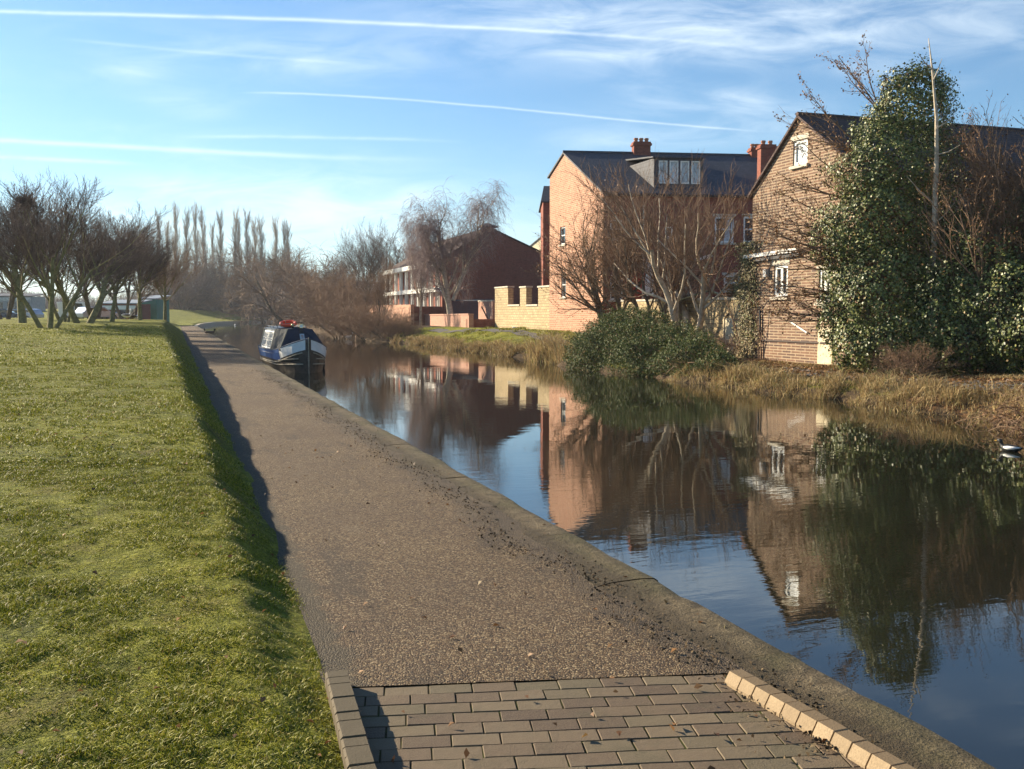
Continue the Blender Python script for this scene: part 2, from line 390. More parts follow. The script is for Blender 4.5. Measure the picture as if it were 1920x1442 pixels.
M['brass'] = plain('brass_mat', (0.75, 0.6, 0.3), 0.25, 0.5, 0.1, 3, metal=0.9)
M['worn'] = plain('worn_steel_mat', (0.42, 0.36, 0.26), 0.6, 0.4, 0.4, 8)
M['rope'] = plain('rope_mat', (0.42, 0.34, 0.22), 0.9, 0.1, 0.3, 20)
M['rust'] = plain('rusty_iron_mat', (0.06, 0.035, 0.025), 0.7, 0.4, 0.4, 9)
M['rubber'] = plain('rubber_mat', (0.015, 0.015, 0.016), 0.7, 0.3, 0.2, 4)
M['green'] = plain('green_sheet_mat', (0.02, 0.16, 0.12), 0.5, 0.4, 0.2, 1)
M['red'] = plain('red_paint_mat', (0.35, 0.03, 0.02), 0.5, 0.4, 0.2, 2)
M['grey'] = plain('grey_metal_mat', (0.25, 0.27, 0.29), 0.5, 0.5, 0.2, 2)
M['asphalt'] = plain('asphalt_mat', (0.085, 0.078, 0.072), 0.85, 0.3, 0.25, 1.2, bmp=.2)
M['leadsheet'] = plain('mossy_sheet_mat', (0.30, 0.30, 0.17), 0.8, 0.3, 0.3, 3)
M['terracotta'] = plain('terracotta_mat', (0.42, 0.19, 0.11), 0.8, 0.2, 0.2, 4)
M['duckbrown'] = plain('brown_feather_mat', (0.10, 0.07, 0.045), 0.7, 0.2, 0.4, 18)
M['duckdark'] = plain('dark_feather_mat', (0.012, 0.014, 0.014), 0.5, 0.3, 0.4, 18)
M['duckwhite'] = plain('white_feather_mat', (0.75, 0.74, 0.70), 0.7, 0.2, 0.08, 10)
M['beak'] = plain('beak_mat', (0.55, 0.30, 0.05), 0.5, 0.4, 0.1, 10)
M['carpaint'] = plain('silver_car_mat', (0.45, 0.47, 0.52), 0.25, 0.6, 0.05, 1, metal=0.5)
M['carpaint2'] = plain('dark_car_mat', (0.03, 0.045, 0.09), 0.25, 0.6, 0.05, 1)

# ------------------------------------------------------------------ terrain
WZ = -0.5
def smooth(a, b, x):
    t = np.clip((x - a) / (b - a), 0, 1); return t * t * (3 - 2 * t)
SR = np.array([-60, 0, 8, 11.4, 15.9, 20, 24.8, 30, 36, 44.3, 56, 68, 80.9, 92, 105, 120, 150, 200, 230, 258, 300, 4000.])
TR = np.array([11.4, 11.2, 11.0, 11.2, 12.2, 12.3, 12.1, 12.0, 11.8, 12.7, 12.6, 12.7, 10.6, 10.8, 12, 12.8, 15.3, 18, 20, 21.5, 30, 30.])
def Tright(s): return np.interp(s, SR, TR) + 0.18 * np.sin(s * 1.3) + 0.12 * np.sin(s * 3.1 + 1)
SL = np.array([-60, 137, 165, 196, 230, 257, 280, 300, 4000.])
TL = np.array([0, 0, 1.2, 4.1, 11, 19.5, 26, 31, 31.])
def Tleft(s): return np.interp(s, SL, TL)
def vnoise(x, y, sc, seed=0):
    r = np.random.default_rng(seed); g = r.random((64, 64))
    X = (x * sc) % 64; Y = (y * sc) % 64
    i = np.floor(X).astype(int) % 64; j = np.floor(Y).astype(int) % 64; fx = X - np.floor(X); fy = Y - np.floor(Y)
    fx = fx * fx * (3 - 2 * fx); fy = fy * fy * (3 - 2 * fy)
    a = g[i, j]; b = g[(i + 1) % 64, j]; c = g[i, (j + 1) % 64]; d = g[(i + 1) % 64, (j + 1) % 64]
    return (a * (1 - fx) + b * fx) * (1 - fy) + (c * (1 - fx) + d * fx) * fy - 0.5
def moundH(s): return np.interp(s, [-10, 2, 4.3, 8, 20, 50, 90, 130], [0.05, 0.05, 0.08, 0.27, 0.60, 1.02, 1.05, 0.35])
def height(T, s):
    T = np.asarray(T, float); s = np.asarray(s, float)
    tl = Tleft(s); tr = Tright(s)
    # left bank
    u = (-2.07 - T) + (vnoise(s, T * 0, 1.1, 3) * 0.10)
    H = moundH(s); w = 0.26 + 0.022 * np.clip(s, 0, 60)
    m = H * smooth(0, 1, u / w) + 0.018 * np.clip(u, 0, 12) + 0.035 * vnoise(s, T, 0.45, 5) * smooth(0, 3, u) + 0.012 * vnoise(s, T, 2.5, 6) * smooth(0.1, .6, u) + (0.016 * vnoise(s, T, 5.7, 16) + .016 * vnoise(T, s, 12.3, 17)) * smooth(-.02, .2, u)
    m = m * (1 - 0.35 * smooth(16, 34, u))
    far = smooth(110, 230, s)
    zl = np.where(u > 0, m, -0.02)
    lawn = smooth(0.5, 20, tl - T) * 2.5 + 0.05
    zl = zl * (1 - far) + np.where(tl - T > 0.5, lawn, -0.1) * far
    zl = np.where(T > tl - 0.42, -1.6, zl)
    # right bank
    v = T - tr
    rise = np.interp(s, [0, 36, 44, 56, 90], [0.0, 0.0, 0.35, 0.68, 0.7])
    zb = -0.78 + 0.55 * smooth(-0.3, 0.55, v) + 0.14 * smooth(0.5, 1.6, v)
    zr = zb + rise * smooth(0.6, 4.5, v) + 0.06 * vnoise(s, T, 0.8, 8) * smooth(0.3, 1, v)
    near = 1 - smooth(10, 22, s)
    zr = zr + near * 0.75 * smooth(0.2, 5, v)
    zr = zr + 0.9 * smooth(95, 200, s) * smooth(1, 20, v)
    z = np.where(T < tl, zl, np.where(v > -0.3, zr, -1.6))
    return z
def hz(x, y):
    T, s = toTS(x, y); return float(height(T, s))
def onground(x, y, dz=0.0): return (x, y, hz(x, y) + dz)

Ts = np.unique(np.round(np.concatenate([[-1150, -900, -600, -400, -300, -220, -160, -120, -90, -70, -55, -45, -38, -32, -28],
      np.arange(-25, -12, 0.6), np.arange(-12, -6, .25), np.arange(-6, -3, 0.07), np.arange(-3, -2.0, 0.04), [-2.0, -1.0, -0.42, -0.41, 0],
      np.arange(1, 8, 1.5), np.arange(8, 22, 0.22), np.arange(22, 40, 1), [45, 55, 70, 90, 130, 200, 300, 500, 900, 1150]]), 3))
Ss = np.unique(np.round(np.concatenate([[-80, -40, -20, -10, -5, -2], np.arange(0, 12, 0.075), np.arange(12, 60, 0.35), np.arange(60, 150, 1.2),
      np.arange(150, 330, 4), [350, 400, 500, 650, 900, 1300, 1600]]), 3))
TT, SS = np.meshgrid(Ts, Ss)
ZZ = height(TT, SS)
nT, nS = len(Ts), len(Ss)
v = np.stack([TT.ravel(), SS.ravel(), ZZ.ravel()], 1)
idx = np.arange(nT * nS).reshape(nS, nT)
q = np.stack([idx[:-1, :-1].ravel(), idx[:-1, 1:].ravel(), idx[1:, 1:].ravel(), idx[1:, :-1].ravel()], 1)
gr = np.zeros_like(TT); li = np.zeros_like(TT)
uu = -2.07 - TT; vv = TT - Tright(SS)
gr = np.where(TT < Tleft(SS), 1.0, 0.0) * smooth(-0.15, 0.02, uu) * (1 - smooth(24, 34, uu) * smooth(30, 60, SS) * 0.9)
gr = np.maximum(gr, np.where(TT < Tleft(SS), 1, 0) * smooth(130, 150, SS) * (1 - smooth(30, 60, Tleft(SS) - TT)))
gr = np.where((vv > 0.6) & (SS > 40) & (SS < 75) & (TT < 19.5), 1.0, gr)
gr = np.where((vv > 0.3) & (vv < 1.4) & (SS < 40) & (SS > 18), 0.55, gr)
gr = np.where((vv > 0.1) & (SS > 90), 0.35, gr)
li = np.where((vv > 1.0) & (SS < 40), 1.0, 0.0) * smooth(3.2, 4.0, vv)
li = np.where((vv > 0.2) & (SS < 18), 1.0, li)
cols = np.stack([gr.ravel(), li.ravel(), np.zeros(gr.size), np.ones(gr.size)], 1)
ground = np_mesh('ground', v, [q], M['ground'], smooth=True, colors=cols)
def canal_frame(o):
    o.location = (rV[0] * T0, rV[1] * T0, 0); o.rotation_euler = (0, 0, ANG); return o
canal_frame(tag(ground, kind='structure'))

# water: one sheet
wm = MB(); wm.quad((-3, -60, WZ), (60, -60, WZ), (60, 420, WZ), (-3, 420, WZ))
canal_frame(tag(wm.build('water', M['water']), kind='structure'))

# towpath sheet
def strip(name, Tfun0, Tfun1, ss, zf, mat, n=6):
    vs = []; 
    for s in ss:
        a, b = Tfun0(s), Tfun1(s)
        for k in range(n + 1):
            T = a + (b - a) * k / n; vs.append((T, s, zf(T, s)))
    ii = np.arange(len(ss) * (n + 1)).reshape(len(ss), n + 1)
    qq = np.stack([ii[:-1, :-1].ravel(), ii[:-1, 1:].ravel(), ii[1:, 1:].ravel(), ii[1:, :-1].ravel()], 1)
    return canal_frame(tag(np_mesh(name, np.array(vs), [qq], mat, smooth=True), kind='structure'))
ss = np.concatenate([np.arange(3.9, 30, 0.1), np.arange(30, 141, 1.0)])
tp = lambda T, s: 0.006 * math.sin(s * 1.1 + T * 3) + 0.01 * float(vnoise(np.array(s), np.array(T), 1.6, 9))
S_PAVE = lambda T: 3.845 - (T + 0.44) * 0.225           # far edge of the brick paving (runs slightly askew)
vs = []; TTp = np.linspace(-2.14, -0.26, 14)
rows = []
for k, s in enumerate(ss):
    for T in TTp:
        s0 = S_PAVE(T) + 0.0
        s2 = s0 + (s - 3.9) * ((140 - s0) / (140.0 - 3.9))
        T2 = T + (0.05 * float(vnoise(np.array(s2), np.array(0.), 1.7, 4)) if T < -2.1 else 0)
        vs.append((T2, s2, 0.004 + tp(T2, s2) * min(1, (s2 - s0) * 2)))
ii = np.arange(len(vs)).reshape(len(ss), len(TTp))
qq = np.stack([ii[:-1, :-1].ravel(), ii[:-1, 1:].ravel(), ii[1:, 1:].ravel(), ii[1:, :-1].ravel()], 1)
canal_frame(tag(np_mesh('towpath', np.array(vs), [qq], M['path'], smooth=True), kind='structure'))

# coping stones along the water, ragged with earth
cop = MB(); s = -3.0; rr = random.Random(4)
nseg = 0
while s < 137:
    L = rr.uniform(0.9, 1.5) if s < 60 else 3.0
    w = 0.0 + rr.uniform(-0.007, 0.007)
    z1 = 0.012 + rr.uniform(-0.003, 0.003)
    n = 8 if s < 25 else 2
    for k in range(n):
        a = s + (L - 0.010) * k / n; b = s + (L - 0.010) * (k + 1) / n
        def prof(y):
            e = 0.022 * float(vnoise(np.array(y), np.array(0.), 5, 12)) + 0.03 * float(vnoise(np.array(y), np.array(3.), 1.2, 13)); zz = z1 + 0.02 * float(vnoise(np.array(y), np.array(1.), 4, 14))
            return [(-0.40, zz - 0.02), (-0.30, zz - .003 ), (-0.12, zz + .004), (w + e - 0.035, zz), (w + e - 0.008, zz - 0.018), (w + e, zz - 0.05), (w + e * .5, -0.30), (w - 0.02, -0.31), (w - 0.02, -1.2)]
        p0, p1 = prof(a), prof(b); m = len(p0)
        cop.add([(t, a, z) for t, z in p0] + [(t, b, z) for t, z in p1], [(i, i + 1, m + i + 1, m + i) for i in range(m - 1)])
    s += L
o = cop.build('coping', M['stone'], smooth=True); canal_frame(tag(o, kind='structure'))
cs = MB()
for a in np.arange(137, 296, 3.0):
    cs.slab([(float(Tleft(a)) - .45, a, 0.02), (float(Tleft(a)), a, 0.02), (float(Tleft(a + 3)), a + 3, 0.02), (float(Tleft(a + 3)) - .45, a + 3, 0.02)], (0, 0, -1))
canal_frame(tag(cs.build('canal_edge', M['worn']), kind='structure'))

# brick paving in front: real setts
rr = random.Random(3)
pv = MB(); a0 = R(-12.7); 
ex = Vector((math.cos(a0), math.sin(a0), 0)); ey = Vector((-math.sin(a0), math.cos(a0), 0))
def kerbT(s): return -0.50 + 0.05 * (3.82 - s)
def leftT(s): return -2.10 + 0.03 * max(0.0, s - 3.3) * 2
o0 = Vector((-0.44, 3.845, 0)); rh, bw = 0.105, 0.187
for r in range(0, 28):
    for c in range(-16, 12):
        x0 = c * bw + (bw / 2 if r % 2 else 0) + 0.02 * math.sin(r * 2.1); y0 = -(r + 1) * rh
        p = o0 + ex * (x0 + bw / 2) + ey * (y0 + rh / 2)
        if p.x < leftT(p.y) - 0.10 or p.x > kerbT(p.y) + 0.10: continue
        j = rr.uniform(.001, .003); z = 0.0 + rr.uniform(-0.002, 0.002); tx, ty = rr.uniform(-.01, .01), rr.uniform(-.012, .012)
        hx, hy = bw / 2 - j, rh / 2 - j; bv = 0.003
        rot = Matrix.Rotation(rr.uniform(-.02, .02), 3, 'Z')
        vs = []
        for (sx, dz) in ((0, -0.05), (0, -0.006), (1, 0)):
            for qx, qy in ((-1, -1), (1, -1), (1, 1), (-1, 1)):
                lx, ly = qx * (hx - bv * sx), qy * (hy - bv * sx)
                w_ = rot @ Vector((lx, ly, 0))
                pp = p + ex * w_.x + ey * w_.y; vs.append((pp.x, pp.y, z + dz + lx * tx + ly * ty))
        pv.add(vs, [(i, (i + 1) % 4, 4 + (i + 1) % 4, 4 + i) for i in range(4)] + [(4 + i, 4 + (i + 1) % 4, 8 + (i + 1) % 4, 8 + i) for i in range(4)] + [(8, 9, 10, 11)])
m, nt, b = newmat('paving_mat', 0.8, 0.35)
g = nt.nodes.new('ShaderNodeNewGeometry'); oc = coord(nt, 'Object')
c = ramp(nt, g.outputs['Random Per Island'], [(0, (0.062, 0.038, 0.024)), (0.35, (0.105, 0.070, 0.042)), (0.7, (0.135, 0.098, 0.058)), (1, (0.085, 0.07, 0.038))])
n2 = noise(nt, oc, 4, 5, .65); n3 = noise(nt, oc, 160, 3, .7)
c = mixc(nt, n3.step(.3, .75) * .5, c, (0.19, 0.145, 0.09)); c = mixc(nt, n2.step(.55, .75) * .4, c, (0.15, 0.12, 0.075)); c = mixc(nt, n2.step(.5, .3) * .3, c, (0.05, 0.05, 0.022))
lk(nt, c, b.inputs['Base Color']); lk(nt, bump(nt, n3 + noise(nt, oc, 25, 3), .7, .004), b.inputs['Normal'])
M['paving'] = m
canal_frame(tag(pv.build('brick_paving', M['paving']), kind='structure'))
sb = MB(); sb.slab([(-2.3, -3, -0.0035), (0.0, -3, -0.0035), (-0.40, 3.85, -0.0035), (-2.13, 4.23, -0.0035)], (0, 0, -.05))
jm, jnt, jb = newmat('joint_mat', 0.95, 0.1); jn = noise(jnt, coord(jnt), 6, 5, .7)
lk(jnt, ramp(jnt, jn, [(.4, (0.030, 0.020, 0.012)), (.6, (0.05, 0.055, 0.014))]), jb.inputs['Base Color'])
canal_frame(tag(sb.build('paving_bed', jm), kind='structure'))
# kerbs
def kerb(name, path, wid, h, mat, splay=0.0, lean=0.0):
    k = MB()
    for i in range(len(path) - 1):
        a = Vector(path[i]); b = Vector(path[i + 1]); t = (b - a).normalized(); nrm = Vector((-t.y, t.x, 0))
        a = a + t * 0.004; b = b - t * 0.004; dz = rr.uniform(-.003, .003)
        prof = [(0, -0.05), (0, 0.012), (splay, h + dz), (wid - .008, h + dz), (wid, h - .008), (wid, -0.15)]
        vs = [a + nrm * x + Vector((0, 0, z)) for x, z in prof] + [b + nrm * x + Vector((0, 0, z)) for x, z in prof]
        n = len(prof)
        k.add(vs, [(j, j + 1, n + j + 1, n + j) for j in range(n - 1)] + [tuple(range(n)), tuple(range(2 * n - 1, n - 1, -1))])
    return canal_frame(tag(k.build(name, mat), kind='structure'))
def mk_kerb_mat(name, face, top):
    m, nt, b = newmat(name, .85, .25); oc = coord(nt); n3 = noise(nt, oc, 120, 3, .7); n2 = noise(nt, oc, 7, 5, .7)
    g = nt.nodes.new('ShaderNodeNewGeometry')
    c = ramp(nt, n3 * .5 + n2 * .5, [(.3, tuple(x * .65 for x in face)), (.55, face), (.75, tuple(min(1, x * 1.25) for x in face))])
    c = mixc(nt, E(nt, g.outputs['Random Per Island']) * .35, c, top)
    gn = sep(nt, g.outputs['Normal'])[2]; c = mixc(nt, gn.step(.88, .97) * (n2 * .4 + .6), c, top)  # upward faces browner: bright sunlit face and dimmer top are put into the colour
    lk(nt, c, b.inputs['Base Color']); lk(nt, bump(nt, n3 + n2, .6, .004), b.inputs['Normal']); return m
M['kerb'] = mk_kerb_mat('kerb_mat', (0.38, 0.28, 0.17), (0.13, 0.09, 0.05)); M['kerb2'] = mk_kerb_mat('kerb_brown_mat', (0.125, 0.098, 0.062), (0.09, 0.072, 0.045))
kp = [(kerbT(s), s, 0) for s in np.arange(0.0, 3.83, 0.0985)]
kerb('kerb', [(x, y, 0) for x, y, _ in reversed(kp)], 0.095, 0.055, M['kerb'], 0.024)
lp = [(leftT(s) - (0.0 if s > 3.3 else 0), s, 0) for s in np.arange(0.5, 4.26, 0.078)]
kerb('kerb', lp, 0.10, 0.07, M['kerb2'], 0.008)

# right-bank path
ss = np.arange(16, 44, 0.6)
strip('far_bank_path', lambda s: float(Tright(s)) + 1.55 + .1 * math.sin(s), lambda s: float(Tright(s)) + 3.1 + .12 * math.sin(s * .7), ss, lambda T, s: float(height(T, s)) + 0.03, M['asphalt'])
strip('garden_path', lambda s: 14.6 + 1.4 * math.sin((s - 44) / 9), lambda s: 15.4 + 1.4 * math.sin((s - 44) / 9), np.arange(43.5, 72, 0.8), lambda T, s: float(height(T, s)) + 0.03, M['asphalt'])

# ------------------------------------------------------------------ vegetation helpers
def unit(a): return a / np.maximum(np.linalg.norm(a, axis=-1, keepdims=True), 1e-9)
def polylines(Pp, D, L, k, wob, up, rng, curl=None):
    pts = [Pp]; D = unit(D)
    for i in range(k):
        D = unit(D + rng.normal(0, wob, D.shape) + np.array([0, 0, up]) / k)
        pts.append(pts[-1] + D * (L / k)[:, None])
    return np.stack(pts, 1)
def kids(pts, rad, L, n, ang, ratio, rng, t0=0.25, t1=1.0, rr_=0.6, fall=0.5):
    N, K, _ = pts.shape
    t = t0 + (t1 - t0) * (np.arange(n)[None, :] + rng.random((N, n))) / n
    x = t * (K - 1); i = np.minimum(x.astype(int), K - 2); f = (x - i)[..., None]
    I = np.arange(N)[:, None]
    p = pts[I, i] * (1 - f) + pts[I, i + 1] * f
    tan = unit(pts[I, i + 1] - pts[I, i])
    rd = rad[I, i] * (1 - f[..., 0]) + rad[I, i + 1] * f[..., 0]
    rnd = rng.normal(0, 1, tan.shape); perp = unit(rnd - tan * (rnd * tan).sum(-1, keepdims=True))
    a = np.radians(rng.uniform(*ang, t.shape))[..., None]
    d = tan * np.cos(a) + perp * np.sin(a)
    l = L[:, None] * rng.uniform(*ratio, t.shape) * (1 - fall * (t - t0) / (1.001 - t0))
    return p.reshape(-1, 3), d.reshape(-1, 3), l.reshape(-1), (rd * rr_).reshape(-1)
def radii(r0, K, tip=0.35):
    return r0[:, None] * np.linspace(1, tip, K)[None, :]
def tubes(pts, rad, sides):
    N, K, _ = pts.shape
    tan = np.empty_like(pts); tan[:, 1:-1] = pts[:, 2:] - pts[:, :-2]; tan[:, 0] = pts[:, 1] - pts[:, 0]; tan[:, -1] = pts[:, -1] - pts[:, -2]
    tan = unit(tan); ref = np.where(np.abs(tan[:, :1, 2:3]) > 0.9, np.array([[[1., 0, 0]]]), np.array([[[0, 0, 1.]]]))
    a = unit(np.cross(tan, np.broadcast_to(ref, tan.shape))); b = np.cross(tan, a)
    th = np.arange(sides) * 2 * np.pi / sides
    v = pts[:, :, None] + (a[:, :, None] * np.cos(th)[:, None] + b[:, :, None] * np.sin(th)[:, None]) * rad[:, :, None, None]
    id_ = np.arange(N * K * sides).reshape(N, K, sides); nx = np.roll(id_, -1, 2)
    f = np.stack([id_[:, :-1], nx[:, :-1], nx[:, 1:], id_[:, 1:]], -1).reshape(-1, 4)
    return v.reshape(-1, 3), f
def merge(parts):
    vs, fs, o = [], [], 0
    for v_, f_ in parts: vs.append(v_); fs.append(f_ + o); o += len(v_)
    return np.concatenate(vs), np.concatenate(fs)
def quads_leaf(c, size, rng, asp=0.6, flat=0.0, fold=0.25, out=None):
    n = len(c); d = rng.normal(0, 1, (n, 3)); d = unit(d)
    nr = rng.normal(0, 1, (n, 3))
    if out is not None: nr = nr * (1 - flat) + out * flat * 2.2
    else: nr[:, 2] += flat * 2
    nr = unit(nr); t = unit(np.cross(nr, d)); b = np.cross(nr, t)
    s = size * rng.uniform(0.65, 1.25, n)[:, None]
    v = np.stack([c - t * s * .5, c + b * s * asp * .5 + nr * s * fold - t * s * .08, c + t * s * .5, c - b * s * asp * .5 + nr * s * fold - t * s * .08], 1).reshape(-1, 3)
    i = np.arange(n)[:, None] * 4
    return v, np.concatenate([i, i + 1, i + 2, i + 3], 1)
def blades(base, h, w, lean, rng, bend=0.5):
    """each blade: base pair, mid pair, tip  -> quad + tri"""
    n = len(base); a = rng.uniform(0, 2 * np.pi, n); side = np.stack([np.cos(a), np.sin(a), np.zeros(n)], 1)
    b2 = rng.uniform(0, 2 * np.pi, n); ld = np.stack([np.cos(b2), np.sin(b2), np.zeros(n)], 1) * (lean * rng.uniform(0.2, 1.4, n))[:, None]
    h = h * rng.uniform(0.55, 1.25, n); up = np.array([0, 0, 1.])
    mid = base + ld * h[:, None] * 0.35 + up * h[:, None] * 0.55
    tip = base + ld * h[:, None] * (1 + bend) + up * (h * (1 - 0.25 * lean))[:, None]
    w = (w * rng.uniform(.7, 1.3, n))[:, None]
    v = np.stack([base - side * w, base + side * w, mid + side * w * .7, mid - side * w * .7, tip], 1).reshape(-1, 3)
    i = np.arange(n)[:, None] * 5
    return v, np.concatenate([i, i + 1, i + 2, i + 3], 1), np.concatenate([i + 3, i + 2, i + 4], 1)

def tree_geo(rng, stems, spec, split=1):
    """stems: list of (p, d, L, r). spec: per level dict. Returns (trunk, crown) geometry"""
    Pp = np.array([s[0] for s in stems], float); D = np.array([s[1] for s in stems], float)
    L = np.array([s[2] for s in stems], float); r = np.array([s[3] for s in stems], float)
    wood, crown, tips = [], [], None
    for li, sp in enumerate(spec):
        pts = polylines(Pp, D, L, sp['k'], sp['wob'], sp['up'], rng); rad = radii(r, sp['k'] + 1, sp.get('tip', 0.35))
        (wood if li <= split else crown).append(tubes(pts, rad, sp['sides']))
        tips = pts
        if li + 1 < len(spec):
            nx = spec[li + 1]
            Pp, D, L, r = kids(pts, rad, L, nx['n'], nx['ang'], nx['ratio'], rng, nx.get('t0', .25), 1.0, nx.get('rr', .6), nx.get('fall', .5))
            r = np.maximum(r, nx.get('rmin', 0.004))
    return merge(wood), merge(crown), tips
def build_tree(name, geo, barkmat, twigmat, loc, label, cat, group=None, rz=0, sc=1.0, tw='crown', leaves=None, leafmat_=None):
    t = empty(name, loc, label, cat, group, rz, sc)
    (wv, wf), (cv, cf), tips = geo
    np_mesh('trunk', wv, [wf], barkmat, t, smooth=True); c = np_mesh(tw, cv, [cf], twigmat, t, smooth=True)
    if leaves:
        rng = np.random.default_rng(5); tp_ = tips.reshape(-1, 3); pick = tp_[rng.integers(0, len(tp_), leaves[0])]
        lv, lf = quads_leaf(pick + rng.normal(0, .03, pick.shape), leaves[1], rng)
        np_mesh('dead_leaves', lv, [lf], leafmat_, t)
    return t
def lv(k, wob, up, sides, n=0, ang=(20, 50), ratio=(.5, .8), **kw):
    d = dict(k=k, wob=wob, up=up, sides=sides, n=n, ang=ang, ratio=ratio); d.update(kw); return d

# ------------------------------------------------------------------ buildings
def wallgeo(mb, p0, p1, z0, tops, ops, reveal=0.12):
    p0 = Vector(p0); p1 = Vector(p1); L = (p1 - p0).length; d = (p1 - p0) / L; n = Vector((d.y, -d.x))
    def W(u, z, off=0): return (p0.x + d.x * u - n.x * off, p0.y + d.y * u - n.y * off, z)
    def top(u): return float(np.interp(u, [t[0] for t in tops], [t[1] for t in tops]))
    us = sorted(set([0.0, L] + [t[0] for t in tops if 0 < t[0] < L] + [u for o in ops for u in (o[0], o[1]) if 0 < u < L]))
    for a, b in zip(us[:-1], us[1:]):
        zs = z0; cover = sorted([o for o in ops if o[0] < b - 1e-6 and o[1] > a + 1e-6], key=lambda o: o[2])
        for o in cover:
            if o[2] > zs + 1e-4: mb.quad(W(a, zs), W(b, zs), W(b, o[2]), W(a, o[2]))
            zs = o[3]
        if min(top(a), top(b)) > zs: mb.quad(W(a, zs), W(b, zs), W(b, top(b)), W(a, top(a)))
    for (a, b, c, e) in [o[:4] for o in ops]:
        r_ = reveal
        mb.quad(W(a, c), W(b, c), W(b, c, r_), W(a, c, r_)); mb.quad(W(a, e), W(b, e), W(b, e, r_), W(a, e, r_))
        mb.quad(W(a, c), W(a, e), W(a, e, r_), W(a, c, r_)); mb.quad(W(b, c), W(b, e), W(b, e, r_), W(b, c, r_))
    return W, d, n
def basis(d, n): return Matrix(((d.x, n.x, 0), (d.y, n.y, 0), (0, 0, 1)))
def window(root, o, W, d, n, u0, u1, za, zb, style='sash', glass=None, fr=0.07, fmat=None, sill=True, lintel=None, name='window', curtain=False):
    B = basis(d, n); fmat = fmat or M['white']; mb = MB(o)
    w, h = u1 - u0, zb - za; off = 0.07
    def bar(ua, ub, a, b, th=0.06): mb.box(Vector(W((ua + ub) / 2, (a + b) / 2, off)), (ub - ua, th, b - a), B)
    bar(u0, u0 + fr, za, zb); bar(u1 - fr, u1, za, zb); bar(u0 + fr, u1 - fr, zb - fr, zb); bar(u0 + fr, u1 - fr, za, za + fr)
    if style == 'sash': bar(u0 + fr, u1 - fr, za + h * .48, za + h * .48 + fr * .9, .075)
    if style == 'double': bar((u0 + u1) / 2 - fr * .5, (u0 + u1) / 2 + fr * .5, za + fr, zb - fr, .05)
    if style == 'top': bar(u0 + fr, u1 - fr, za + h * .45, za + h * .45 + fr, .05)
    wn = mb.build(name, fmat, root)
    g = MB(o); g.quad(W(u0 + .01, za + .01, .095), W(u1 - .01, za + .01, .095), W(u1 - .01, zb - .01, .095), W(u0 + .01, zb - .01, .095)); g.build('pane', glass or M['glass'], wn)
    if curtain:
        g = MB(o); c = u0 + w * .5; g.quad(W(c, za + .02, .092), W(u1 - .02, za + .02, .092), W(u1 - .02, zb - .02, .092), W(c + w * .12, zb - .02, .092)); g.build('curtain', M['curtain'], wn)
    if sill:
        s_ = MB(o); s_.box(Vector(W((u0 + u1) / 2, za - .06, -.02)), (w + .2, .16, .1), B); s_.build('sill', M['whitewash'], wn)
    if lintel:
        s_ = MB(o); s_.box(Vector(W((u0 + u1) / 2, zb + lintel / 2 + .002, .0)), (w + .22, .04, lintel), B); s_.build('lintel', M['whitewash'] if lintel < .3 else M['white'], wn)
    return wn
def chimney(root, x, y, z0, z1, o, sx=.9, sy=.55, pots=3, mat=None, rz=0.1, name='chimney'):
    Rz = Matrix.Rotation(rz, 3, 'Z'); c = MB(o)
    c.box((x, y, (z0 + z1) / 2), (sx, sy, z1 - z0), Rz); c.box((x, y, z1 + .06), (sx + .14, sy + .14, .12), Rz); c.box((x, y, z1 + .17), (sx + .04, sy + .04, .1), Rz)
    ch = c.build(name, mat or M['redbrick'], root)
    for i in range(pots):
        q = Rz @ Vector(((i - (pots - 1) / 2) * sx / max(pots, 1) * .95, 0, 0)); p = MB(o)
        p.tube([(x + q.x, y + q.y, z1 + .2), (x + q.x, y + q.y, z1 + .34), (x + q.x, y + q.y, z1 + .37), (x + q.x, y + q.y, z1 + .46)], [.13, .105, .14, .13], 10); p.build('chimney_pot', M['terracotta'], ch, smooth=False)
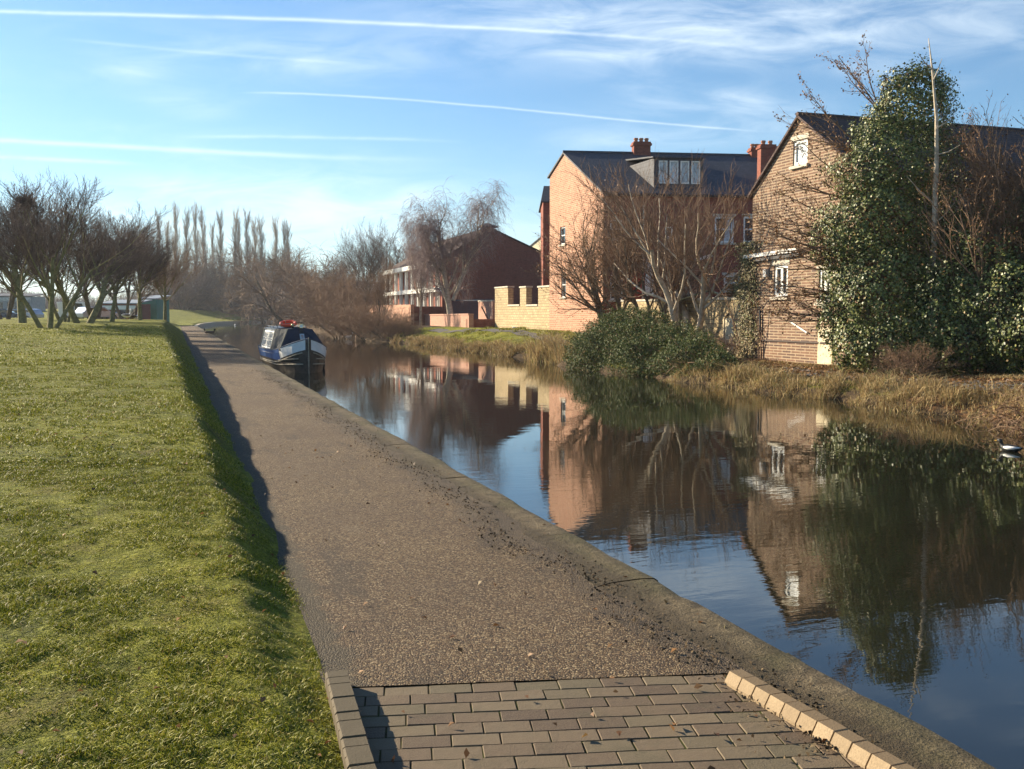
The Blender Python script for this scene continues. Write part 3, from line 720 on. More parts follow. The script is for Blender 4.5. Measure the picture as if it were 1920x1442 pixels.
def gable_house(name, label, p0, p1, ev, depth, z0, zl, zr, au, za, wm_, rm, ops_f=(), ops_s=(), ops_l=(), group=None, over=0.12, cat='house', verge=None):
    p0, p1, ev = Vector(p0), Vector(p1), Vector(ev).normalized(); o = (p0.x, p0.y, z0)
    root = empty(name, o, label, cat, group)
    L = (p1 - p0).length; d = (p1 - p0) / L; q0 = p0 + ev * depth; q1 = p1 + ev * depth
    mb = MB(o); zb = z0 - .8
    F_ = wallgeo(mb, p0, p1, zb, [(0, zl), (au, za), (L, zr)], list(ops_f))
    S_ = wallgeo(mb, p1, q1, zb, [(0, zr), (depth, zr)], list(ops_s))
    wallgeo(mb, q1, q0, zb, [(0, zr), (L - au, za), (L, zl)], [])
    L_ = wallgeo(mb, q0, p0, zb, [(0, zl), (depth, zl)], list(ops_l))
    mb.build('wall', wm_, root)
    A0 = p0 + d * au; fo = -ev * over; bo = ev * over
    def v3(p, z): return Vector((p.x, p.y, z))
    sl = (za - zl) / au; sr = (za - zr) / (L - au); e = .2
    rf = MB(o)
    up = Vector((0, 0, .02)); th = (0, 0, .10)
    rf.slab([v3(p0 - d * e + fo, zl - sl * e) + up, v3(A0 + fo, za) + up, v3(A0 + ev * depth + bo, za) + up, v3(q0 - d * e + bo, zl - sl * e) + up], th)
    rf.slab([v3(A0 + fo, za) + up, v3(p1 + d * e + fo, zr - sr * e) + up, v3(q1 + d * e + bo, zr - sr * e) + up, v3(A0 + ev * depth + bo, za) + up], th)
    roof = rf.build('roof', rm, root)
    rg = MB(o); rg.tube([v3(A0 + fo, za + .13), v3(A0 + ev * depth + bo, za + .13)], .09, 6); rg.build('ridge_tiles', M['slate'] if rm is M['slate'] else M['tile'], roof)
    if verge:
        vg = MB(o)
        for a_, b_ in ((v3(p0 - d * e, zl - sl * e), v3(A0, za)), (v3(A0, za), v3(p1 + d * e, zr - sr * e))):
            vg.slab([a_ + Vector((fo.x, fo.y, -.10)) * 1.02, b_ + Vector((fo.x, fo.y, -.10)) * 1.02, b_ + Vector((fo.x, fo.y, .10)) * 1.02, a_ + Vector((fo.x, fo.y, .10)) * 1.02], (-ev.x * .03, -ev.y * .03, 0))
        vg.build('bargeboard', verge, root)
    g = MB(o); g.tube([v3(p1 + d * (e + .03), zr - sr * e + .0), v3(q1 + d * (e + .03), zr - sr * e + .0)], .06, 6); g.build('gutter', M['black'], root)
    return root, o, F_, S_, L_
def wq(p, d, px, py=600):
    """distance along direction d from p at which the picture column px is met"""
    r_ = ray(px, py); k = r_[0] / r_[1]
    return (k * p[1] - p[0]) / (d[0] - k * d[1])
def zat(x, y, py):
    k = ray(960, py); return EYE + k[2] / k[1] * y
def zon(p, d, w, py): return zat(p[0] + d[0] * w, p[1] + d[1] * w, py)

r3 = Vector((rV[0], rV[1])); d3 = Vector((dV[0], dV[1])); nd = -d3
# ---- house A: sooty gable by the water
A0 = P(1408, 600, 38)[:2]; A1w = 6.3
def wa(px, py=600): return wq(A0, nd, px, py)
def za_(px, py): w = wa(px, py); return zon(A0, nd, w, py)
A0v = Vector(A0); A1v = A0v + nd * A1w
apx = wa(1500, 222); apz = za_(1500, 222); zle = za_(1408, 365)
gw = (wa(1487, 285), wa(1514, 285), za_(1500, 309), za_(1500, 262))
lw = (wa(1451, 525), wa(1477, 525), za_(1464, 556), za_(1464, 497))
pw_ = (wa(1535, 548), wa(1556, 548), za_(1540, 567), za_(1540, 505))
bd = (wa(1533, 640), wa(1560, 640), -.6, za_(1545, 613))
hA, oA, FA, SA, LA = gable_house('canalside_house', 'tall sooty brown brick house with a steep gable beside the ivy covered tree', A0v, A1v, r3, 15, -.2, zle, zle, apx, apz,
    M['brownbrick'], M['tile'], [gw, lw, pw_, bd], verge=None)
window(hA, oA, *FA, *gw, style='plain', fr=.11, lintel=.16, glass=M['curtain'], sill=True)
window(hA, oA, *FA, *lw, style='double', fr=.13, lintel=.22)
window(hA, oA, *FA, *pw_, style='double', fr=.1, lintel=.12)
b_ = MB(oA); B_ = basis(FA[1], FA[2]); b_.box(Vector(FA[0]((bd[0] + bd[1]) / 2, (bd[3] - .3) / 2, .03)), (bd[1] - bd[0] - .01, .06, bd[3] + .3 - .01), B_)
for k in range(7):
    b_.box(Vector(FA[0](bd[0] + (bd[1] - bd[0]) * random.uniform(.15, .85), bd[3] * random.uniform(.1, .9), -.004)), (.05, .012, .05), B_)
b_.build('boarded_door', M['cream'], hA)
g_ = MB(oA); a_ = wa(1404, 485); c_ = wa(1503, 470)
pa, pc = Vector(FA[0](a_ - .1, za_(1404, 485), -.07)), Vector(FA[0](c_, za_(1503, 472), -.07)); nA = Vector((FA[2].x, FA[2].y, 0))
g_.slab([pa, pc, pc + Vector((0, 0, .13)), pa + Vector((0, 0, .13))], nA * .12); g_.build('lead_flashing', M['white'], hA)
g_ = MB(oA); g_.slab([pa - Vector((0, 0, .16)), pc - Vector((0, 0, .14)), pc, pa], nA * .05); g_.build('drip_board', M['black'], hA)
g_ = MB(oA); g_.box(Vector(FA[0](wa(1480, 640), .62, -.02)), (5.6, .05, .05), B_); g_.build('string_course', M['rust'], hA)
g_ = MB(oA); g_.tube([FA[0](wa(1484, 606), za_(1484, 603), -.06), FA[0](wa(1516, 622), za_(1516, 624), -.06)], .03, 6); g_.build('waste_pipe', M['white'], hA)
g_ = MB(oA); g_.tube([FA[0](wa(1428, 560), za_(1428, 575), -.06), FA[0](wa(1428, 620), za_(1428, 618), -.06), FA[0](wa(1422, 630), za_(1422, 628), -.06)], .035, 6); g_.build('rainwater_pipe', M['black'], hA)
g_ = MB(oA); g_.box(Vector(FA[0](wa(1440, 512), za_(1440, 512), -.08)), (.18, .16, .28), B_); g_.build('wall_lamp', M['grey'], hA)

# ---- house B: long rear range with orange gable
B0 = Vector(P(1031, 620, 62)[:2]); wB = wq(B0, nd, 1131, 600); B1 = B0 + nd * wB
eB = Vector((.99, .12)).normalized()
def wb(px, py=600): return wq(B0, nd, px, py)
def zb_(px, py): return zon(B0, nd, wb(px, py), py)
bau = wb(1059, 289)
def ws(px, py=500): return wq(B1, eB, px, py)
def zs_(px, py): return zon(B1, eB, ws(px, py), py)
opf = [(wb(1053, 530), wb(1062, 530), zb_(1057, 557), zb_(1057, 511)), (wb(1051, 440), wb(1061, 440), zb_(1057, 458), zb_(1057, 425))]
ops = [(ws(1340, 430), ws(1376, 430), zs_(1358, 455), zs_(1358, 406)), (ws(1394, 430), ws(1418, 430), zs_(1400, 455), zs_(1400, 406)),
       (ws(1357, 525), ws(1388, 525), zs_(1370, 545), zs_(1370, 516)), (ws(1144, 430), ws(1167, 430), zs_(1155, 448), zs_(1155, 412)),
       (ws(1144, 540), ws(1168, 540), zs_(1155, 562), zs_(1155, 515)), (ws(1247, 430), ws(1262, 430), zs_(1255, 445), zs_(1255, 425))]
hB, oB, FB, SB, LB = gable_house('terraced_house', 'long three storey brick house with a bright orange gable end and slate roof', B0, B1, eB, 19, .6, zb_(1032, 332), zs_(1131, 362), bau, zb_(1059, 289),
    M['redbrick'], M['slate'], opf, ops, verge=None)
# sunlit gable end: the sunlight is put into the colour of a paler skin
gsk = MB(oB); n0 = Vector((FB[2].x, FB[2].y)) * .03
wallgeo(gsk, B0 + n0, B1 + n0, -.2, [(0, zb_(1032, 332)), (bau, zb_(1059, 289)), (wB, zs_(1131, 362))], opf, .04); gsk.build('lit_gable_skin', M['orangebrick'], hB)
for op in opf: window(hB, oB, *FB, *op, style='sash', fr=.07)
for i, op in enumerate(ops): window(hB, oB, *SB, *op, style='sash' if i not in (2, 5) else 'top', fr=.1 if i < 3 else .07, lintel=.14 if i < 3 else None, curtain=(i == 0))
# dormer with glazed front
rp = lambda u, t: B1 + eB * u + Vector((FB[1].x, FB[1].y)) * -t
def roofz(t): return zs_(1131, 362) + (zb_(1059, 289) - zs_(1131, 362)) * t / (wB - bau)
u0, u1 = ws(1232, 330) * 1.03, ws(1322, 330) * 1.03; t0 = .55; zd0, zd1 = roofz(t0) + .05, roofz(t0) + 1.7
dm = MB(oB); a, b = rp(u0, t0), rp(u1, t0); a2, b2 = rp(u0, 4.2), rp(u1, 4.2)
dops = [(.25 + i * ((u1 - u0) - .3) / 4, .25 + (i + 1) * ((u1 - u0) - .3) / 4 - .12, zd0 + .3, zd1 - .12) for i in range(4)]
WD = wallgeo(dm, a, b, zd0 - .4, [(0, zd1), (u1 - u0, zd1)], dops, .08)
dm.quad((a.x, a.y, zd0 - .6), (a.x, a.y, zd1), (a2.x, a2.y, zd1), (a2.x, a2.y, zd0)); dm.quad((b.x, b.y, zd0 - .6), (b.x, b.y, zd1), (b2.x, b2.y, zd1), (b2.x, b2.y, zd0))
dmo = dm.build('dormer', M['slate'], hB)
for op in dops: 
    w_ = window(dmo, oB, *WD, *op, style='sash', fr=.07, sill=False, name='dormer_window') if False else None
    q = MB(oB); q.quad(WD[0](op[0], op[2], .05), WD[0](op[1], op[2], .05), WD[0](op[1], op[3], .05), WD[0](op[0], op[3], .05)); q.build('dormer_pane', M['curtain'], dmo)
    q = MB(oB); BD = basis(WD[1], WD[2])
    for ua, ub, za1, zb1 in ((op[0], op[0] + .06, op[2], op[3]), (op[1] - .06, op[1], op[2], op[3]), (op[0] + .06, op[1] - .06, op[3] - .06, op[3]), (op[0] + .06, op[1] - .06, op[2], op[2] + .06)):
        q.box(Vector(WD[0]((ua + ub) / 2, (za1 + zb1) / 2, .02)), (ub - ua, .05, zb1 - za1), BD)
    q.build('dormer_frame', M['white'], dmo)
q = MB(oB); q.slab([(a.x - .1, a.y - .15, zd1 + .003), (b.x + .1, b.y - .15, zd1 + .003), (b2.x + .1, b2.y + 1, zd1 + .5), (a2.x - .1, a2.y + 1, zd1 + .5)], (0, 0, .08)); q.build('dormer_roof', M['slate'], dmo)
ax = B0 + nd * bau
def ridge(px): 
    w = wq(ax, eB, px, 290); return ax + eB * w
c1 = ridge(1202); zrg = zb_(1059, 289)
chimney(hB, c1.x, c1.y, zrg - .6, zrg + .55, oB, 1.0, .6, 3)
c1 = ridge(1418); chimney(hB, c1.x, c1.y, zrg - .8, zrg + .35, oB, .8, .6, 3)
c1 = P(1437, 300, 57); chimney(hB, c1[0], c1[1], zrg - 2.6, zrg - .15, oB, .85, .6, 2)
q = MB(oB); x_ = ws(1205, 500); q.tube([SB[0](x_, zs_(1205, 385), -.08), SB[0](x_, .2, -.08)], .05, 6); q.build('downpipe', M['whitewash'], hB)
q = MB(oB); q.box(Vector(SB[0](ws(1190, 540), zs_(1190, 540) - .2, -.02)), (1.1, .06, 2.1), basis(SB[1], SB[2])); q.build('red_door', M['red'], hB)
q = MB(oB); q.box(Vector(SB[0](ws(1217, 520), zs_(1217, 520), -.02)), (.5, .05, 2.0), basis(SB[1], SB[2])); q.build('white_door', M['white'], hB)
# lean-to outhouse in the yard
lo0 = Vector(P(1286, 540, 50.5)[:2]); lo1 = Vector(P(1334, 540, 50)[:2])
root = empty('outhouse', (lo0.x, lo0.y, .3), 'small brick lean-to with a sloping white edged roof behind the yellow wall', 'outhouse')
o_ = (lo0.x, lo0.y, .3); mb = MB(o_); zl_, zr_ = zat(lo0.x, lo0.y, 497), zat(lo1.x, lo1.y, 481)
LW = (lo1 - lo0).length
wallgeo(mb, lo0, lo1, -.2, [(0, zl_), (LW, zr_)], []); q1 = lo1 + eB.orthogonal() * 0 + Vector((.12, 3.4)); q0 = lo0 + Vector((.12, 3.4))
wallgeo(mb, lo1, q1, -.2, [(0, zr_), (3.4, zr_)], []); wallgeo(mb, q0, lo0, -.2, [(0, zl_), (3.4, zl_)], []); mb.build('wall', M['orangebrick'], root)
q = MB(o_); q.slab([(lo0.x - .2, lo0.y - .15, zl_ + .0), (lo1.x, lo1.y - .15, zr_ + .03), (q1.x, q1.y, zr_ + .03), (q0.x - .2, q0.y, zl_)], (0, 0, .1)); q.build('roof', M['slate'], root)
q = MB(o_); q.slab([(lo0.x - .2, lo0.y - .19, zl_ - .05), (lo1.x, lo1.y - .19, zr_ - .02), (lo1.x, lo1.y - .19, zr_ + .15), (lo0.x - .2, lo0.y - .19, zl_ + .12)], (0, .03, 0)); q.build('bargeboard', M['white'], root)

# ---- wing behind house B (dark narrow piece left of the orange gable)
gx0 = Vector(P(1018, 600, 68)[:2]); z1 = zat(gx0.x, gx0.y, 345)
o_ = (gx0.x, gx0.y, .6); root = empty('rear_wing', o_, 'narrow dark brick wing showing just behind the orange gable', 'house')
mb = MB(o_); mb.box((gx0.x + 2.2, gx0.y + 3, (z1 - 1.1) / 2), (4.4, 6, z1 - 1.1)); mb.build('wall', M['redbrick'], root)
mb = MB(o_); mb.slab([(gx0.x - .15, gx0.y - .15, z1 - 1.25), (gx0.x + 4.6, gx0.y - .15, z1 - 1.25), (gx0.x + 4.6, gx0.y + 2, z1), (gx0.x + .1, gx0.y + 2, z1)], (0, 0, .12))
mb.slab([(gx0.x + .1, gx0.y + 2.0, z1), (gx0.x + 4.6, gx0.y + 2.0, z1), (gx0.x + 4.6, gx0.y + 6.2, z1 - 1.3), (gx0.x - .15, gx0.y + 6.2, z1 - 1.3)], (0, 0, .12)); mb.build('roof', M['slate'], root)

# ---- house C: red brick gable with white framed long front
C0 = Vector(P(829, 560, 85)[:2]); C1 = C0 + r3 * 10.4
def zc(px, py): w = wq(C0, r3, px, py); return zon(C0, r3, w, py)
hC, oC, FC, SC, LC = gable_house('brick_hall', 'dark red brick building with a wide gable and a long white framed window front', C0, C1, d3, 22, .3, zat(*C0, 486), zc(1019, 488), wq(C0, r3, 922, 430), zc(922, 430), M['redbrick'], M['tile'])
def zl2(w, py): return zon(C0, d3, w, py)
W_, dd_, nn_ = LC; top_ = zat(*C0, 487) - .1; mid = zat(*C0, 543); LCn = 22.0; Bc = basis(dd_, nn_)
q = MB(oC)
q.box(Vector(W_(LCn / 2, top_ - .2, -.35)), (LCn, .7, .4), Bc); q.box(Vector(W_(LCn / 2, mid, -.3)), (LCn, .6, .36), Bc); q.build('white_fascia', M['white'], hC)
nb = 9
for i in range(nb):
    a, b = LCn * i / nb, LCn * (i + 1) / nb
    q = MB(oC)
    q.box(Vector(W_(a + .12, (top_ + .1) / 2, -.35)), (.16, .18, top_ - .5), Bc); q.build('white_post', M['white'], hC)
    for lev, (zz0, zz1) in enumerate(((mid + .2, top_ - .4), (.6, mid - .2))):
        q = MB(oC)
        for ua, ub in ((a + .45, a + .55), (b - .75, b - .65), ((a + b) / 2 - .15, (a + b) / 2 - .05)): q.box(Vector(W_((ua + ub) / 2, (zz0 + zz1) / 2, -.05)), (ub - ua, .08, zz1 - zz0), Bc)
        for zz in (zz0 + .05, zz1 - .05): q.box(Vector(W_((a + b) / 2 - .1, zz, -.05)), (1.1, .06, .1), Bc)
        w_ = q.build('window', M['white'], hC); q = MB(oC); q.quad(W_(a + .5, zz0, -.01), W_(b - .7, zz0, -.01), W_(b - .7, zz1, -.01), W_(a + .5, zz1, -.01)); q.build('pane', M['glass'], w_)
cp = Vector(P(914, 430, 87)[:2]); q = MB(oC); zc0 = zat(cp.x, cp.y, 432)
q.box((cp.x, cp.y, zc0 - .1), (1.0, 1.0, .7)); ve = q.build('roof_vent', M['redbrick'], hC)
q = MB(oC); q.tube([(cp.x, cp.y, zc0 + .25), (cp.x, cp.y, zc0 + .33), (cp.x, cp.y, zc0 + .62)], [.95, .95, .08], 8); q.build('vent_cap', M['slate'], ve)

# ---- far pale gable between hall and house B
F0 = Vector(P(987, 560, 112)[:2]); F1 = Vector(P(1034, 560, 108)[:2])
gable_house('far_house', 'far house with cream upper wall and grey roof above the hall roof', F0, F1, (.3, .95), 12, .6, zat(*F0, 468), zat(*F1, 455), (F1 - F0).length * .8, zat(*F1, 436), M['cream'], M['slate'])
F0 = Vector(P(618, 560, 150)[:2]); F1 = Vector(P(655, 560, 140)[:2])
gable_house('low_shed', 'low shed with a pale sloping roof beyond the canal bend', F0, F1, (.4, .95), 26, .6, zat(*F0, 545), zat(*F1, 545), (F1 - F0).length * .5, zat(*F1, 525), M['redbrick'], M['whitewash'], cat='shed')

# ---- garden and yard walls
def wall_run(name, label, p, q_, th, z0, ztops, mat, cap=None, cat='wall', extra=None):
    p, q_ = Vector(p), Vector(q_); L = (q_ - p).length; d = (q_ - p) / L; n = Vector((d.y, -d.x)); o = (p.x, p.y, z0)
    root = empty(name, o, label, cat); mb = MB(o); B = basis(d, n)
    k = len(ztops) - 1
    for i in range(k):
        a, b = p + d * L * i / k, p + d * L * (i + 1) / k; z1a, z1b = ztops[i], ztops[i + 1]
        mb.slab([(a.x, a.y, z0 - .5), (b.x, b.y, z0 - .5), (b.x, b.y, z1b), (a.x, a.y, z1a)], (-n.x * th, -n.y * th, 0))
    mb.build('masonry', mat, root)
    if cap:
        cb = MB(o)
        for i in range(k):
            a, b = p + d * L * i / k + n * .04, p + d * L * (i + 1) / k + n * .04; m_ = -(th + .08)
            cb.slab([(a.x, a.y, ztops[i] + .003), (b.x, b.y, ztops[i + 1] + .003), (b.x + n.x * m_, b.y + n.y * m_, ztops[i + 1] + .003), (a.x + n.x * m_, a.y + n.y * m_, ztops[i] + .003)], (0, 0, .1))
        cb.build('coping_course', cap, root)
    return root, o, d, n
# yellow stone wall between house A and the big shrub
Y1 = A0v + r3 * .35; wy = wq(Y1, d3, 1165, 600); Y0 = Y1 + d3 * wy
root, o_, dd, nn = wall_run('garden_wall', 'yellow brick garden wall running from the sooty house to behind the big shrub', Y0, Y1, .3, -.1, [zat(*Y0, 566), zat(*Y1, 561)], M['yellowstone'], M['whitewash'])
ug = (Y1 - Y0).length; q = MB(o_); x_ = wq(Y0, nd, 1368, 625)
c = Y0 + nd * x_ + nn * .03; zt = zat(c.x, c.y, 597)
q.box((c.x, c.y, zt / 2 - .1), (.78, .07, zt + .2), basis(dd, nn)); q.build('plank_door', M['cream'], root)
c = Y0 + nd * wq(Y0, nd, 1361, 625) + nn * .06; q = MB(o_); q.tube([(c.x, c.y, -.2), (c.x, c.y, zt), (c.x + .1, c.y - .2, zt + .2)], .03, 6); q.build('drainpipe', M['rust'], root)
c = Y0 + nd * wq(Y0, nd, 1325, 560)
root = empty('yard_shelter', (c.x, c.y, 0), 'mossy sheet roof of a low yard shelter above the yellow wall', 'shelter'); o_ = (c.x, c.y, 0)
zz = 2.1; q = MB(o_); q.slab([(c.x - 1.1, c.y + .9, zz), (c.x + .1, c.y + .2, zz + .45), (c.x + .6, c.y + 2.2, zz + .5), (c.x - .6, c.y + 3, zz + .1)], (0, 0, .04)); q.slab([(c.x + .1, c.y + .2, zz + .45), (c.x + .9, c.y + .0, zz + .1), (c.x + 1.5, c.y + 1.8, zz + .1), (c.x + .6, c.y + 2.2, zz + .5)], (0, 0, .04)); q.build('roof', M['leadsheet'], root)
for x_, y_ in ((-.9, 1.1), (.8, .4), (.0, 2.4)): q = MB(o_); q.box((c.x + x_, c.y + y_, zz / 2), (.1, .1, zz)); q.build('post', M['bark'], root)
# crenellated stone wall
def wsn(px, py=580): return wq(B0, d3, px, py)
K1 = B0 + r3 * -.05; wk = wsn(928); K0 = B0 + d3 * wk
root = empty('stone_wall', (K0.x, K0.y, .5), 'yellow stone wall with two square notches beside the orange gable', 'wall'); o_ = (K0.x, K0.y, .5)
notches = [(wk - wsn(952.5), wk - wsn(975)), (wk - wsn(986.5), wk - wsn(1009))]
mb = MB(o_); nn = Vector((dd.y, -dd.x)); nn = Vector((-rV[0], -rV[1])); zt0, zt1 = zat(*K0, 541), zat(*B0, 539)
segs = [0, notches[0][0], notches[0][1], notches[1][0], notches[1][1], wk]
for i in range(5):
    a, b = K0 + nd * segs[i], K0 + nd * segs[i + 1]; cut = i in (1, 3)
    za1 = zat(*a, 574) if cut else zt0 + (zt1 - zt0) * segs[i] / wk; zb1 = zat(*b, 574) if cut else zt0 + (zt1 - zt0) * segs[i + 1] / wk
    mb.slab([(a.x, a.y, 0), (b.x, b.y, 0), (b.x, b.y, zb1), (a.x, a.y, za1)], (rV[0] * .4, rV[1] * .4, 0))
mb.build('masonry', M['yellowstone'], root)
mb = MB(o_)
for i in range(5):
    a, b = K0 + nd * (segs[i] - (.05 if i in (0, 2, 4) else -.05)), K0 + nd * (segs[i + 1] + (.05 if i in (0, 2, 4) else -.05)); cut = i in (1, 3)
    za1 = (zat(*a, 574) if cut else zt0 + (zt1 - zt0) * segs[i] / wk) + .003
    a = a - r3 * .05; b = b - r3 * .05
    mb.slab([(a.x, a.y, za1), (b.x, b.y, za1), (b.x + rV[0] * .5, b.y + rV[1] * .5, za1), (a.x + rV[0] * .5, a.y + rV[1] * .5, za1)], (0, 0, .1))
mb.build('coping_course', M['whitewash'], root)
# return of that wall going back
# pink low wall
p_ = Vector(P(879, 600, 72)[:2]); q_ = p_ + d3 * wq(p_, d3, 776, 600)
wall_run('pink_wall', 'low pink brick wall standing on the bank left of the dark yard opening', q_, p_, .35, .2, [1.42, 1.5], M['pinkbrick'], M['pinkbrick'])
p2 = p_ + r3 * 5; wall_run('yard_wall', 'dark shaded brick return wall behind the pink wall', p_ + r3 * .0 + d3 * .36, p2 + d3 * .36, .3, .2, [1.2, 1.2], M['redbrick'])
p_ = Vector(P(924, 600, 75)[:2]); q_ = p_ + d3 * wq(p_, d3, 897, 600)
wall_run('wall_pier', 'tall pale pink brick pier left of the notched stone wall', q_, p_, .7, .3, [zat(*q_, 566), zat(*p_, 565)], M['pinkbrick'], M['whitewash'])
# orange wall
p_ = Vector(P(770, 600, 84)[:2]); q_ = p_ + d3 * 32
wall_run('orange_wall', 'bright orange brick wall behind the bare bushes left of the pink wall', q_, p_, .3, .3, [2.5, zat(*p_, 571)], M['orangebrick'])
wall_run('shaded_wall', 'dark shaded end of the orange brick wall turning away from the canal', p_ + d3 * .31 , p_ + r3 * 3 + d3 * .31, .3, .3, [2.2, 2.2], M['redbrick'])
# railings
fr_ = p_ + r3 * 3.2; fe = Vector(P(930, 600, 80)[:2]); root = empty('metal_railing', (fr_.x, fr_.y, .3), 'dark blue metal railing fence above the pink wall in front of the hall', 'railing'); o_ = (fr_.x, fr_.y, .3)
mb = MB(o_); LL = (fe - fr_).length
for i in range(int(LL / .16)):
    c = fr_ + (fe - fr_) * (i * .16 / LL); mb.box((c.x, c.y, 1.55), (.035, .035, 2.5))
mb.build('bars', M['steelblue'], root); mb = MB(o_)
for z_ in (.9, 2.65): mb.slab([(fr_.x, fr_.y - .03, z_), (fe.x, fe.y - .03, z_), (fe.x, fe.y - .03, z_ + .06), (fr_.x, fr_.y - .03, z_ + .06)], (0, .05, 0))
mb.build('rails', M['steelblue'], root)
b2 = Vector(P(872, 600, 79)[:2]); root = empty('tool_pole', (b2.x, b2.y, .3), 'slanting wooden pole leaning on the pale pier', 'pole'); mb = MB((b2.x, b2.y, .3))
mb.tube([P(903, 575, 74.2), P(917, 603, 74.0), P(918, 620, 74.0)], [.06, .05, .05], 6); mb.build('timber', M['bark'], root)

# ------------------------------------------------------------------ narrowboat
bx, by = P(579, 700, 35.4)[:2]; bang = math.atan2(.35, .93)
boat = empty('narrowboat', (bx, by, WZ), 'blue and black canal narrowboat with white bow flashes moored at the towpath', 'boat', rz=bang, sc=(1.08, 1.06, 1.0))
ST_ = [(0, .03, 1.20), (.2, .25, 1.13), (.5, .50, 1.02), (.9, .71, .90), (1.3, .81, .81), (2.6, .86, .74), (4.5, .87, .72), (6.6, .86, .72), (7.2, .78, .75), (7.7, .5, .8)]
def hullw(y, z=0.5):
    w = float(np.interp(y, [a[0] for a in ST_], [a[1] for a in ST_])); return max(.012, w * (0.80 + 0.2 * min(1, (z + .1) / .8)))
def gun(y): return float(np.interp(y, [a[0] for a in ST_], [a[2] for a in ST_]))
ys = [0, .12, .25, .45, .7, .95, 1.2, 1.5, 1.8, 2.2, 2.6, 3.5, 4.5, 5.5, 6.6, 6.9, 7.2, 7.5, 7.7]
def band(f0, f1, y0, y1, off=0.0, sides=(-1, 1), n=3, th=.02):
    m = MB(); yy_ = [y for y in ys if y0 < y < y1]; yy_ = [y0] + yy_ + [y1]
    for sx in sides:
        vs = []
        for y in yy_:
            for k in range(n + 1):
                z = f0(y) + (f1(y) - f0(y)) * k / n; vs.append((sx * (hullw(y, z) + off), y - (off if y < .1 else 0), z))
        m.add(vs, [(i * (n + 1) + k, i * (n + 1) + k + 1, (i + 1) * (n + 1) + k + 1, (i + 1) * (n + 1) + k) for i in range(len(yy_) - 1) for k in range(n)])
    return m
h = band(lambda y: -.35, gun, 0, 7.7, n=6)
dk = [(-hullw(y, .8), y, gun(y) - .12) for y in ys] + [(hullw(y, .8), y, gun(y) - .12) for y in reversed(ys)]
h.add(dk, [list(range(len(dk)))]); h.quad((-hullw(7.7), 7.7, -.3), (hullw(7.7), 7.7, -.3), (hullw(7.7, .8), 7.7, .8), (-hullw(7.7, .8), 7.7, .8))
h.build('hull', M['hullblack'], boat, smooth=False)
for sx in (-1, 1):
    band(lambda y: gun(y) - .36 + .0 * y, lambda y: gun(y) - .0, .05, 1.2, .008, (sx,)).build('bow_panel', M['white'], boat)
    band(lambda y: .40, lambda y: gun(y) - .0, 1.23, 7.5, .008, (sx,)).build('side_panel', M['blue'], boat)
    for zf, ya, yb in ((lambda y: gun(y) - .44, .1, 7.4), (lambda y: .40 + .12 * max(0, 1 - y / 1.6), .15, 1.5), (lambda y: .22 + .10 * max(0, 1 - y / 2), .05, 7.4)):
        m = MB(); yy_ = [y for y in ys if ya <= y <= yb]; m.tube([(sx * (hullw(y, zf(y)) + .012), y, zf(y)) for y in yy_], .020, 6); m.build('rubbing_strake', M['worn'], boat)
    m = MB(); m.tube([(sx * (hullw(y, 1) + .0), y, gun(y) + .01) for y in ys], .022, 6); m.build('gunwale', M['black'] if sx > 0 else M['steelblue'], boat)
m = MB(); m.tube([(0, -.03, -.3), (0, -.035, .5), (0, -.04, 1.26)], [.014, .014, .014], 6); m.build('stem_post', M['worn'], boat)
# cabin
def cab(y, h): # half width at height fraction h (0 base .72 -> 1 top 1.5)
    return .76 - .20 * h
CZ0, CZ1 = .70, 1.50
m = MB(); q = [(-cab(0, 0), CZ0), (-cab(0, 1), CZ1), (-.2, CZ1 + .05), (.2, CZ1 + .05), (cab(0, 1), CZ1), (cab(0, 0), CZ0)]
m.slab([(x, 3.6, z) for x, z in q], (0, 3.3, 0)); m.build('cabin', M['steelblue'], boat)
m = MB(); m.slab([(-cab(0, 1) - .03, 3.55, CZ1 - .005), (-.2, 3.55, CZ1 + .055), (.2, 3.55, CZ1 + .055), (cab(0, 1) + .03, 3.55, CZ1 - .005), (cab(0, 1) + .03, 3.55, CZ1 + .02), (.2, 3.55, CZ1 + .085), (-.2, 3.55, CZ1 + .085), (-cab(0, 1) - .03, 3.55, CZ1 + .02)], (0, 3.4, 0)); m.build('roof', M['steelblue'], boat)
# cratch: grey canvas sides, black front board
fl, fr2, tl_, tr_, tc = (-.80, 1.05, .78), (.80, 1.05, .78), (-.42, 1.75, 1.52), (.42, 1.75, 1.52), (0, 1.74, 1.60)
bl_, br_, btl, btr = (-.78, 3.6, .70), (.78, 3.6, .70), (-.57, 3.6, 1.52), (.57, 3.6, 1.52)
def crumple(a, b, c, d, n=8, m_=6, amp=.022, seed=1):
    g = MB(); rng = np.random.default_rng(seed); a, b, c, d = map(Vector, (a, b, c, d)); nr_ = (b - a).cross(d - a).normalized(); vs = []
    for i in range(n + 1):
        for j in range(m_ + 1):
            u, w = i / n, j / m_; p = (a * (1 - u) + b * u) * (1 - w) + (d * (1 - u) + c * u) * w
            k = 0 if i in (0, n) or j in (0, m_) else amp * (math.sin(u * 9 + w * 4) + rng.normal(0, .6)); vs.append(p + nr_ * k)
    g.add(vs, [(i * (m_ + 1) + j, (i + 1) * (m_ + 1) + j, (i + 1) * (m_ + 1) + j + 1, i * (m_ + 1) + j + 1) for i in range(n) for j in range(m_)]); return g
crumple(bl_, fl, tl_, btl, seed=2).build('cratch_side', M['canvas'], boat, smooth=True)
crumple(br_, fr2, tr_, btr, seed=3).build('cratch_side', M['blackcanvas'], boat, smooth=True)
m = crumple(btl, tl_, tr_, btr, seed=4, amp=.01); m.build('cratch_top', M['canvas'], boat, smooth=True)
